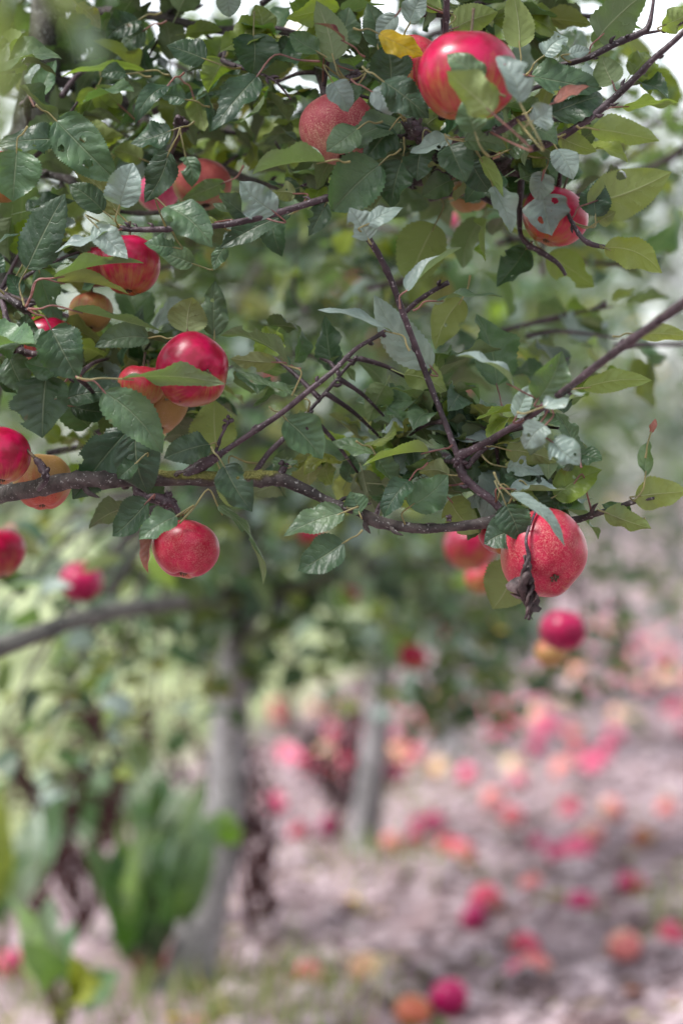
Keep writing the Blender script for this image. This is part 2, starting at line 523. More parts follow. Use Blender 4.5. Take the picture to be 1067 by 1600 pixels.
TPL_HI = [leaf_template(20, 8, s, c, f, w, 0.05) for s, c, f, w in ((1, .6, .25, .16), (2, .2, .35, .24), (3, 1.4, .2, .16), (4, .4, .6, .2), (11, 1.0, .45, .26), (12, -.4, .3, .2), (13, 1.8, .3, .2), (14, .7, .15, .3))]
TPL_LO = [leaf_template(5, 2, s, c, f, w) for s, c, f, w in ((5, .6, .3, .0), (6, 1.0, .2, .0), (7, .2, .45, .0))]

def foliage(name, pos, axis, nrm, size, tints, tpls, parent, mat=None, kind='stuff', nprng=None):
    pos = np.asarray(pos); axis = np.asarray(axis); nrm = np.asarray(nrm); size = np.asarray(size); tints = np.asarray(tints)
    axis = axis / np.linalg.norm(axis, axis=1, keepdims=True)
    nrm = nrm - axis * np.sum(nrm * axis, axis=1, keepdims=True)
    nrm = nrm / np.maximum(np.linalg.norm(nrm, axis=1, keepdims=True), 1e-6)
    side = np.cross(axis, nrm)
    AV = []; AF = []; AU = []; AT = []
    base = 0
    k = np.arange(len(pos)) % len(tpls)
    for t, (TV, TF, TU) in enumerate(tpls):
        ii = np.where(k == t)[0]
        if not len(ii): continue
        Mx = np.stack([side[ii], axis[ii], nrm[ii]], axis=2)       # columns
        V = np.einsum('nij,vj->nvi', Mx, TV) * size[ii][:, None, None] + pos[ii][:, None, :]
        nv = len(TV)
        Fs = TF[None] + (np.arange(len(ii)) * nv)[:, None, None] + base
        AV.append(V.reshape(-1, 3)); AF.append(Fs.reshape(-1, 4)); AU.append(np.tile(TU, (len(ii), 1)))
        AT.append(np.repeat(tints[ii], nv, axis=0))
        base += nv * len(ii)
    V = np.concatenate(AV); Fc = np.concatenate(AF); U = np.concatenate(AU); T = np.concatenate(AT)
    me = bpy.data.meshes.new(name)
    me.vertices.add(len(V)); me.vertices.foreach_set('co', V.ravel().astype(np.float32))
    me.loops.add(len(Fc) * 4); me.loops.foreach_set('vertex_index', Fc.ravel().astype(np.int32))
    me.polygons.add(len(Fc)); me.polygons.foreach_set('loop_start', (np.arange(len(Fc)) * 4).astype(np.int32))
    me.update(calc_edges=True)
    me.polygons.foreach_set('use_smooth', [True] * len(Fc))
    ul = me.uv_layers.new(name='UVMap'); ul.data.foreach_set('uv', U[Fc.ravel()].astype(np.float32).ravel())
    a = me.color_attributes.new('tint', 'FLOAT_COLOR', 'POINT'); a.data.foreach_set('color', T.astype(np.float32).ravel())
    me.materials.append(mat or M['leaf'])
    me.update()
    o = bpy.data.objects.new(name, me)
    link(o, parent)
    if kind: o['kind'] = kind
    return o

def rand_leaf_dirs(n, g, droop=0.25, spread=0.75):
    ax = g.normal(size=(n, 3)); ax[:, 2] = ax[:, 2] * 0.45 - droop
    nr = g.normal(size=(n, 3)) * spread; nr[:, 2] = np.abs(nr[:, 2]) + 0.55
    return ax, nr

def tint_mix(n, g, weights):
    keys = list(weights); p = np.array([weights[k] for k in keys], float); p /= p.sum()
    c = g.choice(len(keys), size=n, p=p)
    base = np.array([TINT[k] for k in keys])[c]
    m = 1 + g.uniform(-.25, .25, size=(n, 1))
    out = base.copy(); out[:, :3] *= m
    out[:, :3] *= 1 + g.uniform(-.1, .1, size=(n, 3))
    return out

exec_order = []
# ------------------------------------------------------------------ ground
def gnoise(x, y):
    v = Vector((x, y, 0))
    return 0.045 * noise.noise(v * 0.9) + 0.034 * noise.noise(v * 3.1 + Vector((5, 0, 0))) + 0.030 * noise.noise(v * 8.0) + 0.020 * noise.noise(v * 17.0)

def row_x(y):
    """x of the tree row at distance y"""
    return -0.27 + 0.19 * (y - 5.0) - 0.004 * (y - 5.0) ** 2 if y < 20 else 1.68 + 0.05 * (y - 20)

def grassy(x, y):
    """0 on bare soil, 1 in the mown alley left of the row"""
    e = row_x(y) - 0.75 + 0.25 * noise.noise(Vector((x * 1.3, y * 0.8, 3)))
    return max(0.0, min(1.0, (e - x) / 0.35)) if y > 6.0 - 0.4 * x else max(0.0, min(1.0, (e - 0.9 - x) / 0.4))

def ground_z(x, y):
    fade = 1.0 if y < 16 else max(0.2, 1 - (y - 16) / 12)
    return gnoise(x, y) * fade

def axis_steps(a, b, s0, g, dense0, dense1):
    xs = list(np.arange(dense0, dense1, s0))
    x = dense1; s = s0
    while x < b: xs.append(x); s *= g; x += s
    xs.append(b)
    x = dense0; s = s0
    lo = []
    while x > a: s *= g; x -= s; lo.append(max(x, a))
    return sorted(set(lo + xs))

def make_ground():
    xs = axis_steps(-220, 220, 0.035, 1.22, -1.6, 2.4)
    ys = axis_steps(-40, 400, 0.04, 1.16, 4.0, 10.5)
    V = []; 
    for y in ys:
        for x in xs:
            V.append((x, y, ground_z(x, y) if -8 < x < 9 and -3 < y < 40 else 0.0))
    nx = len(xs); Fc = []
    for j in range(len(ys) - 1):
        for i in range(nx - 1):
            a = j * nx + i
            Fc.append((a, a + 1, a + nx + 1, a + nx))
    m, nt = newmat("soil"); g = NT(nt)
    pos = g.n('ShaderNodeNewGeometry').outputs['Position']
    n1 = g.noise(pos, 2.2, 5, 0.6); n2 = g.noise(pos, 14, 5, 0.65); n3 = g.noise(pos, 55, 4, 0.6)
    c = g.mix(g.ramp(n1, 0.35, 0.65), (0.27, 0.19, 0.20), (0.37, 0.285, 0.31))
    c = g.mix(g.ramp(n2, 0.52, 0.72), c, (0.47, 0.39, 0.41))
    c = g.mix(g.ramp(n2, 0.45, 0.33), c, (0.085, 0.06, 0.062))
    n5 = g.noise(pos, 5.5, 4, 0.7)
    c = g.mix(g.ramp(n5, 0.50, 0.64, 0, .75), c, (0.13, 0.09, 0.10))
    gm = g.ramp(g.noise(pos, 3.3, 4), 0.66, 0.76)
    c = g.mix(g.math('MULTIPLY', gm, 0.6), c, (0.22, 0.25, 0.13))
    c = g.mix(g.math('MULTIPLY', g.ramp(n3, 0.55, 0.7), 0.5), c, (0.13, 0.09, 0.09))
    at = g.n('ShaderNodeAttribute', attribute_name='moss').outputs['Fac']
    c = g.mix(at, c, g.mix(n2, (0.23, 0.28, 0.14), (0.36, 0.39, 0.24)))
    h = g.math('ADD', g.math('MULTIPLY', n2, 1.0), g.math('MULTIPLY', n3, 0.4))
    g.out(g.prin(c, 0.95, 0.2, g.bump(h, 0.9, 0.03)))
    me = meshdata("ground", V, Fc, m, moss=[grassy(v[0], v[1]) for v in V])
    o = bpy.data.objects.new("ground", me)
    link(o); o['kind'] = 'structure'
    return o

make_ground()

def grass_blades(name, spots, seed, hgt, n, tints, label, parent=None):
    g = np.random.default_rng(seed)
    pos = []; ax = []; nr = []; sz = []
    for i in range(n):
        x, y = spots(g)
        pos.append((x, y, ground_z(x, y) - 0.005))
        a = g.uniform(0, 6.28); t = g.uniform(0.1, 0.7)
        ax.append((math.cos(a) * t, math.sin(a) * t, 1)); nr.append((math.cos(a + 2), math.sin(a + 2), .2))
        sz.append(hgt * g.uniform(.5, 1.3))
    T = tint_mix(n, g, tints)
    TV = np.array([(-.03, 0, 0), (.03, 0, 0), (.028, .5, .03), (-.028, .5, .03), (.004, 1, .18), (-.004, 1, .18)]); TF = np.array([(0, 1, 2, 3), (3, 2, 4, 5)]); TU = np.zeros((6, 2)) + .4
    o = foliage(name, pos, ax, nr, sz, T, [(TV, TF, TU)], parent)
    tag(o, label, 'grass', None, 'stuff')
    return o

TINT['g'] = (0.16, 0.23, 0.08, 0.0); TINT['h'] = (0.32, 0.34, 0.20, 0.0); TINT['s'] = (0.34, 0.30, 0.25, 0)

def tuft_spots(g):
    c = [(380, 1530, .22), (430, 1560, .2), (1060, 1450, .15), (480, 1590, .2), (600, 1370, .18), (250, 1590, .2), (20, 1590, .2), (640, 1250, .3), (620, 1180, .4), (700, 1140, .4), (330, 1570, .2)]
    p = c[g.integers(len(c))]
    q = ground_at(p[0], p[1])
    return q.x + g.normal() * p[2] * .6, q.y + g.normal() * p[2]
grass_blades('grass_tufts', tuft_spots, 3, 0.085, 1000, {'g': 3, 'o': 2, 'h': 2}, 'thin green grass tufts growing on the bare soil around the tree trunks')
def lawn_spots(g):
    while True:
        y = g.uniform(5.2, 15); x = g.uniform(-3.0, row_x(y))
        if grassy(x, y) > 0.5: return x, y
grass_blades('grass', lawn_spots, 5, 0.06, 7000, {'g': 1, 'h': 3}, 'pale mown grass of the alley on the left behind the trunks')

# loose crumbs of earth and dead leaves, uncountable
def clods():
    g = np.random.default_rng(8)
    mb = MB()
    for i in range(2000):
        if i < 1300: p = ground_at(g.uniform(330, 1100), g.uniform(1150, 1640))
        else: p = ground_at(g.uniform(380, 1100), g.uniform(950, 1300))
        if p.y > 20 or grassy(p.x, p.y) > .3: continue
        r = g.uniform(.008, .036)
        c = Vector((p.x, p.y, ground_z(p.x, p.y) + r * .2))
        V = []
        for a, b in ((0, 90), *((k * 72, 25) for k in range(5)), *((k * 72 + 36, -30) for k in range(5)), (0, -90)):
            rr = r * g.uniform(.7, 1.25)
            V.append(c + Vector((math.cos(R(a)) * math.cos(R(b)), math.sin(R(a)) * math.cos(R(b)), .6 * math.sin(R(b)))) * rr)
        Fc = [(0, 1 + k, 1 + (k + 1) % 5) for k in range(5)] + [(1 + k, 6 + k, 1 + (k + 1) % 5) for k in range(5)] + [(6 + k, 6 + (k + 1) % 5, 1 + (k + 1) % 5) for k in range(5)] + [(11, 6 + (k + 1) % 5, 6 + k) for k in range(5)]
        mb.add(V, Fc)
    m, nt = newmat("clod"); q = NT(nt)
    pos = q.n('ShaderNodeNewGeometry').outputs['Position']
    n1 = q.noise(pos, 9, 3)
    q.out(q.prin(q.mix(q.ramp(n1, .4, .6), (0.13, 0.09, 0.095), (0.46, 0.37, 0.40)), .95, .2))
    o = mb.build('soil_clods', m, None, smooth=False)
    tag(o, 'loose crumbs of dry pinkish earth strewn over the path', 'soil', None, 'stuff')
clods()
def litter():
    g = np.random.default_rng(21); n = 420
    pos = []
    while len(pos) < n:
        p = ground_at(g.uniform(-50, 1120), g.uniform(1000, 1640))
        if p.y < 16: pos.append((p.x, p.y, ground_z(p.x, p.y) + .012))
    ax = g.normal(size=(n, 3)); ax[:, 2] *= .15
    nr = g.normal(size=(n, 3)) * .4; nr[:, 2] = 1
    o = foliage('leaf_litter', pos, ax, nr, g.uniform(.035, .06, n), tint_mix(n, g, {'s': 4, 'b': 3, 'o': 2, 'y': .25, 'k': 1}), TPL_LO, None)
    tag(o, 'curled dead leaves scattered over the soil under the trees', 'fallen leaves', None, 'stuff')
litter()

# ------------------------------------------------------------------ the near tree (its trunk just at the left edge)
TA = empty('apple_tree', (-0.50, 2.62, 0), 'nearest apple tree with sharp leafy boughs reaching in from the left edge', 'tree', 'apple trees of the row')

def px_path(pts, cam_d=None):
    """(px, py, width px, d) -> (x, y, z, r)"""
    out = []
    for p in pts:
        D = FOCUS + p[3]
        q = P(p[0], p[1], D)
        out.append((q.x, q.y, q.z, p[2] * 0.5 / F * D))
    return out

trunkpts = px_path([(95, -420, 40, .36), (88, -200, 48, .36), (80, -60, 54, .35), (72, 60, 58, .34), (50, 185, 60, .34), (22, 300, 62, .35), (2, 420, 64, .35), (-22, 560, 66, .36), (-50, 720, 74, .37), (-72, 900, 82, .38), (-85, 1200, 90, .38), (-92, 1600, 96, .38), (-98, 2060, 108, .38), (-104, 2230, 130, .38)])
mb = MB(); tube(mb, trunkpts, 20, 6, 0.10, mossf=lambda c, d: 0.25, seed=2)
mb.build('trunk', M['trunkA'], TA)

BRANCH = [
 # name, mat, rough, points
 ('b', [(-30, 774, 34, .34), (0, 772, 29, .08), (60, 762, 28, .02), (120, 749, 27, 0), (180, 750, 25, 0), (250, 747, 24, 0), (330, 748, 23, .0), (400, 748, 23, .0), (436, 748, 25, 0), (470, 762, 18, 0), (520, 786, 16, 0), (562, 800, 17, 0), (590, 815, 21, 0), (625, 822, 18, 0), (660, 826, 16, 0), (700, 824, 15, 0), (745, 819, 15, .0), (790, 812, 17, .0), (850, 815, 10, .03), (900, 812, 10, .03), (930, 803, 10, .02), (960, 795, 9, .01), (990, 784, 7, 0), (1022, 778, 5, 0)]),
 ('t', [(795, 812, 13, .0), (770, 783, 13, 0), (742, 762, 13, 0), (722, 740, 14, 0), (718, 714, 16, 0), (735, 704, 13, -.01), (775, 682, 11, -.04), (830, 648, 11, -.08), (885, 608, 12, -.14), (940, 565, 13, -.2), (1005, 518, 15, -.27), (1067, 474, 17, -.34), (1130, 425, 18, -.42), (1210, 360, 16, -.5)]),
 ('t', [(716, 716, 10, 0), (700, 672, 9, 0), (680, 622, 9, 0), (664, 580, 10, 0), (648, 538, 10, -.01), (630, 490, 10, -.02), (612, 440, 10, -.03), (592, 398, 10, -.04), (574, 370, 11, -.05), (562, 352, 9, -.05)]),
 ('t', [(728, 730, 9, 0), (745, 712, 9, .01), (762, 696, 8, .02), (785, 675, 6, .03)]),
 ('t', [(285, 748, 22, 0), (315, 727, 20, 0), (335, 716, 15, 0), (352, 704, 9, 0), (400, 672, 9, -.01), (440, 645, 9, -.02), (480, 612, 9, -.03), (520, 580, 8, -.03), (556, 545, 7, -.02), (592, 523, 7, 0), (620, 500, 6, .02), (650, 472, 8, .01), (675, 455, 7, 0), (700, 441, 8, -.01)]),
 ('t', [(396, 742, 9, .01), (418, 710, 9, .03), (440, 688, 8, .04), (465, 662, 7, .05), (492, 632, 6, .06), (520, 600, 6, .06), (545, 570, 5, .06), (562, 560, 5, .06)]),
 ('t', [(336, 712, 6, 0), (342, 690, 5, 0), (352, 668, 4, 0), (357, 660, 6, 0)]),
 ('t', [(665, 262, 12, .05), (630, 272, 11, .02), (600, 284, 11, 0), (550, 298, 11, -.02), (510, 309, 11, -.02), (470, 321, 11, -.02), (430, 333, 11, -.02), (385, 344, 11, -.03), (340, 352, 11, -.03), (290, 356, 10, -.03), (240, 358, 9, -.03), (206, 358, 9, -.03), (186, 355, 7, -.03)]),
 ('b', [(85, 0, 26, .34), (130, 14, 13, .3), (180, 18, 13, .27), (240, 24, 14, .25), (300, 38, 16, .24), (350, 47, 16, .24), (420, 45, 15, .24), (470, 55, 11, .24), (520, 60, 8, .24), (580, 66, 6, .24)]),
 ('b', [(262, 28, 15, .25), (280, 12, 15, .25), (300, -8, 13, .25), (330, -60, 10, .25)]),
 ('b', [(66, 120, 26, .34), (110, 130, 21, .34), (150, 140, 20, .34), (190, 158, 22, .34), (215, 178, 22, .33), (240, 215, 19, .32), (262, 238, 18, .31), (310, 252, 15, .30), (350, 264, 14, .28), (400, 285, 12, .26), (460, 292, 10, .2), (560, 290, 9, .12)]),
 ('b', [(30, 270, 22, .35), (60, 270, 15, .28), (90, 275, 13, .26), (112, 283, 13, .25), (150, 306, 10, .22), (190, 330, 8, .2), (260, 330, 7, .2), (330, 318, 6, .2)]),
 ('b', [(560, 290, 9, .12), (610, 284, 13, .12), (650, 280, 18, .12), (700, 272, 22, .12), (760, 262, 25, .12), (800, 262, 26, .13), (840, 268, 22, .14), (860, 300, 12, .15), (885, 322, 7, .14)]),
 ('b', [(690, 272, 16, .12), (680, 245, 18, .07), (665, 225, 23, .02), (650, 205, 26, 0), (640, 196, 20, 0), (635, 186, 12, 0)]),
 ('t', [(668, 215, 16, .0), (700, 219, 10, -.02), (740, 215, 10, -.06), (787, 200, 11, -.1), (815, 184, 10, -.12), (860, 178, 7, -.12)]),
 ('t', [(780, 260, 14, .12), (805, 240, 12, .05), (860, 222, 12, .0), (905, 195, 12, -.03), (945, 165, 11, -.03), (985, 128, 11, -.04), (1020, 92, 10, -.05), (1067, 50, 9, -.06), (1120, -10, 9, -.06)]),
 ('t', [(760, 262, 12, .12), (790, 160, 9, .08), (813, 123, 8, 0), (860, 106, 9, -.01), (918, 89, 10, -.02), (960, 68, 11, -.02), (998, 52, 11, -.02), (1012, 42, 9, -.02), (1018, 20, 6, -.02), (1022, -10, 5, -.02)]),
 ('t', [(1000, 52, 6, -.02), (1035, 46, 4, -.02), (1067, 34, 4, -.02), (1100, 20, 4, -.02)]),
 ('t', [(690, 185, 12, .02), (694, 120, 9, .03), (696, 50, 10, .0), (698, 0, 10, -.02), (700, -60, 9, -.04)]),
 ('t', [(-10, 452, 16, .33), (5, 460, 13, .05), (25, 472, 11, .0), (38, 481, 14, .0), (46, 484, 9, 0)]),
 ('t', [(4, 470, 9, .04), (10, 500, 11, .0), (16, 535, 13, 0), (24, 548, 20, 0), (50, 553, 10, 0), (80, 560, 7, .0), (104, 580, 6, .0), (120, 588, 6, 0)]),
 ('t', [(815, 268, 12, .13), (812, 330, 9, .12), (816, 372, 8, .1), (850, 396, 9, .1), (872, 412, 7, .1), (884, 430, 5, .1)]),
 ('t', [(846, 280, 8, .13), (880, 320, 5, .09), (893, 346, 7, .05), (908, 370, 8, .04), (924, 381, 9, .04), (948, 386, 6, .04)]),
 ('t', [(480, 56, 8, .24), (500, 120, 12, .12), (512, 150, 10, .06), (540, 128, 8, .0), (556, 120, 14, 0), (562, 112, 10, 0)]),
 ('t', [(354, 47, 8, .24), (350, 85, 6, .12), (352, 96, 9, .1), (400, 112, 5, .06), (430, 126, 4, .04), (455, 155, 3, .04)]),
 ('t', [(60, 250, 12, .34), (45, 190, 10, .24), (42, 165, 14, .16), (46, 150, 9, .14)]),
 ('t', [(210, 780, 6, .03), (232, 778, 14, 0), (258, 782, 18, 0), (272, 790, 12, 0), (280, 806, 7, 0)]),
 ('t', [(215, 752, 9, .0), (214, 768, 12, 0), (232, 778, 12, 0)]),
 ('t', [(430, 752, 9, .0), (440, 738, 11, 0), (444, 728, 12, 0)]),
 ('t', [(60, 764, 9, -.01), (72, 748, 10, -.03), (66, 730, 14, -.03), (55, 716, 8, -.03)]),
 ('t', [(262, 240, 12, .3), (276, 214, 12, .15), (280, 196, 18, .12), (278, 182, 9, .1)]),
 ('t', [(838, 795, 4, -.04), (822, 840, 5, -.06), (826, 868, 7, -.06), (824, 900, 6, -.06)]),
]
k = 0
branch_objs = []
for bi, (kind, pts) in enumerate(BRANCH):
    mb = MB()
    wp = px_path(pts)
    mossf = None
    if bi == 0:
        def mossf(c, d):
            px = (c.x / c.y) * F + 533.5
            a = max(0, min(1, (px - 225) / 40)) * max(0, min(1, (470 - px) / 70))
            return a * (0.55 + 0.6 * max(-.3, d.z))
    rr = 0.16 if kind == 'b' else 0.10
    # knots
    q = catmull(wp, 7)
    for i in range(len(q)):
        nn = noise.noise(Vector(q[i][:3]) * (60 if bi else 45))
        q[i][3] *= 1 + (0.22 if kind == 'b' else 0.13) * nn
        if rnd.random() < 0.05: q[i][3] *= 1.22
    tube(mb, q, 14 if kind == 'b' else 10, 1, rr, mossf=mossf, seed=bi, raw=True)
    # buds and short spurs along twigs
    for i in range(3, len(q) - 2):
        if rnd.random() < (0.10 if kind == 't' else 0.13) and bi not in (29, 31):
            c = Vector(q[i][:3]); t = (Vector(q[i + 1][:3]) - c).normalized()
            d = (t.orthogonal().normalized()); d.rotate(Quaternion(t, rnd.uniform(0, 6.28)))
            ln = rnd.uniform(.0025, .005) if kind == 't' else rnd.uniform(.004, .010)
            r0 = rnd.uniform(.0011, .0018) * (1 if kind == 't' else 1.4)
            tube(mb, [(*c, r0 * 1.2), (*(c + d * (q[i][3] + ln * .4) + t * ln * .4), r0 * 1.3), (*(c + d * (q[i][3] + ln * .8) + t * ln * 1.1), r0 * .8), (*(c + d * (q[i][3] + ln) + t * ln * 1.6), r0 * .15)], 6, 3, 0.2, seed=i)
    o = mb.build('branch', M['bark' if kind == 'b' else 'twig'], TA)
    branch_objs.append(o)
    if bi != 31:
        for i in range(0, len(q)): BR_PTS.append((Vector(q[i][:3]), bi))

# the dark flower bud on its thin twig, and the lumpy spur ends
def lump(path, r, seed, n=9):
    rr = random.Random(seed); mb = MB()
    c = P(*path)
    for i in range(n):
        d = Vector((rr.gauss(0, 1), rr.gauss(0, 1), rr.gauss(0, 1))).normalized()
        b = c + d * r * .35
        tube(mb, [(*b, r * .35), (*(b + d * r * .4), r * .38), (*(b + d * r * .8), r * .05)], 6, 3, .3, seed=seed + i)
    return mb
for (x, y, D, r, s, bi) in ((357, 656, FOCUS, .0048, 3, 6), (282, 192, FOCUS + .12, .009, 4, 30), (552, 118, FOCUS, .007, 6, 23), (24, 546, FOCUS, .009, 7, 20), (38, 480, FOCUS, .006, 8, 19), (655, 204, FOCUS, .012, 9, 13), (262, 782, FOCUS, .008, 10, 26), (44, 160, FOCUS + .16, .009, 12, 25), (718, 722, FOCUS, .007, 13, 1), (70, 738, FOCUS - .03, .006, 14, 29), (800, 812, FOCUS, .006, 15, 0), (702, 810, FOCUS - .01, .004, 16, 0), (443, 727, FOCUS, .005, 17, 28)):
    lump((x, y, D), r, s).build('bud', M['twig'], branch_objs[bi])

# hanging dried twist of dead twig and leaf beside the big striped apple
mb = MB(); rr = random.Random(5)
for s in range(3):
    pts = []
    for i in range(7):
        t = i / 6
        pts.append((*P(822 + 6 * math.sin(t * 9 + s * 2) + 4 * t + (s - 1) * 3, 868 + 100 * t, FOCUS - .075 + .006 * math.cos(t * 8 + s * 2)), (.0014 + .0028 * math.sin(t * 3.14)) * (1 - .3 * s)))
    tube(mb, pts, 8, 5, .5, tint=(0.12, .075, .07, 0), seed=s)
for s in range(4):
    c = P(812 + s * 5, 930 + 8 * (s % 3), FOCUS - .075)
    V, Fc, UV = leaf_grid(10, 6, .014, .009, 3.0, 1.3, .4, 2.5, rr)
    m3 = Quaternion(Vector((rr.random(), rr.random(), rr.random())).normalized(), rr.uniform(0, 6)).to_matrix()
    mb.add([c + m3 @ v for v in V], Fc, UV, (0.11, .07, .065, 0.1))
o = mb.build('dead_twig', M['dead'], TA); o['label'] = 'brown shrivelled twig hanging before the striped apple'

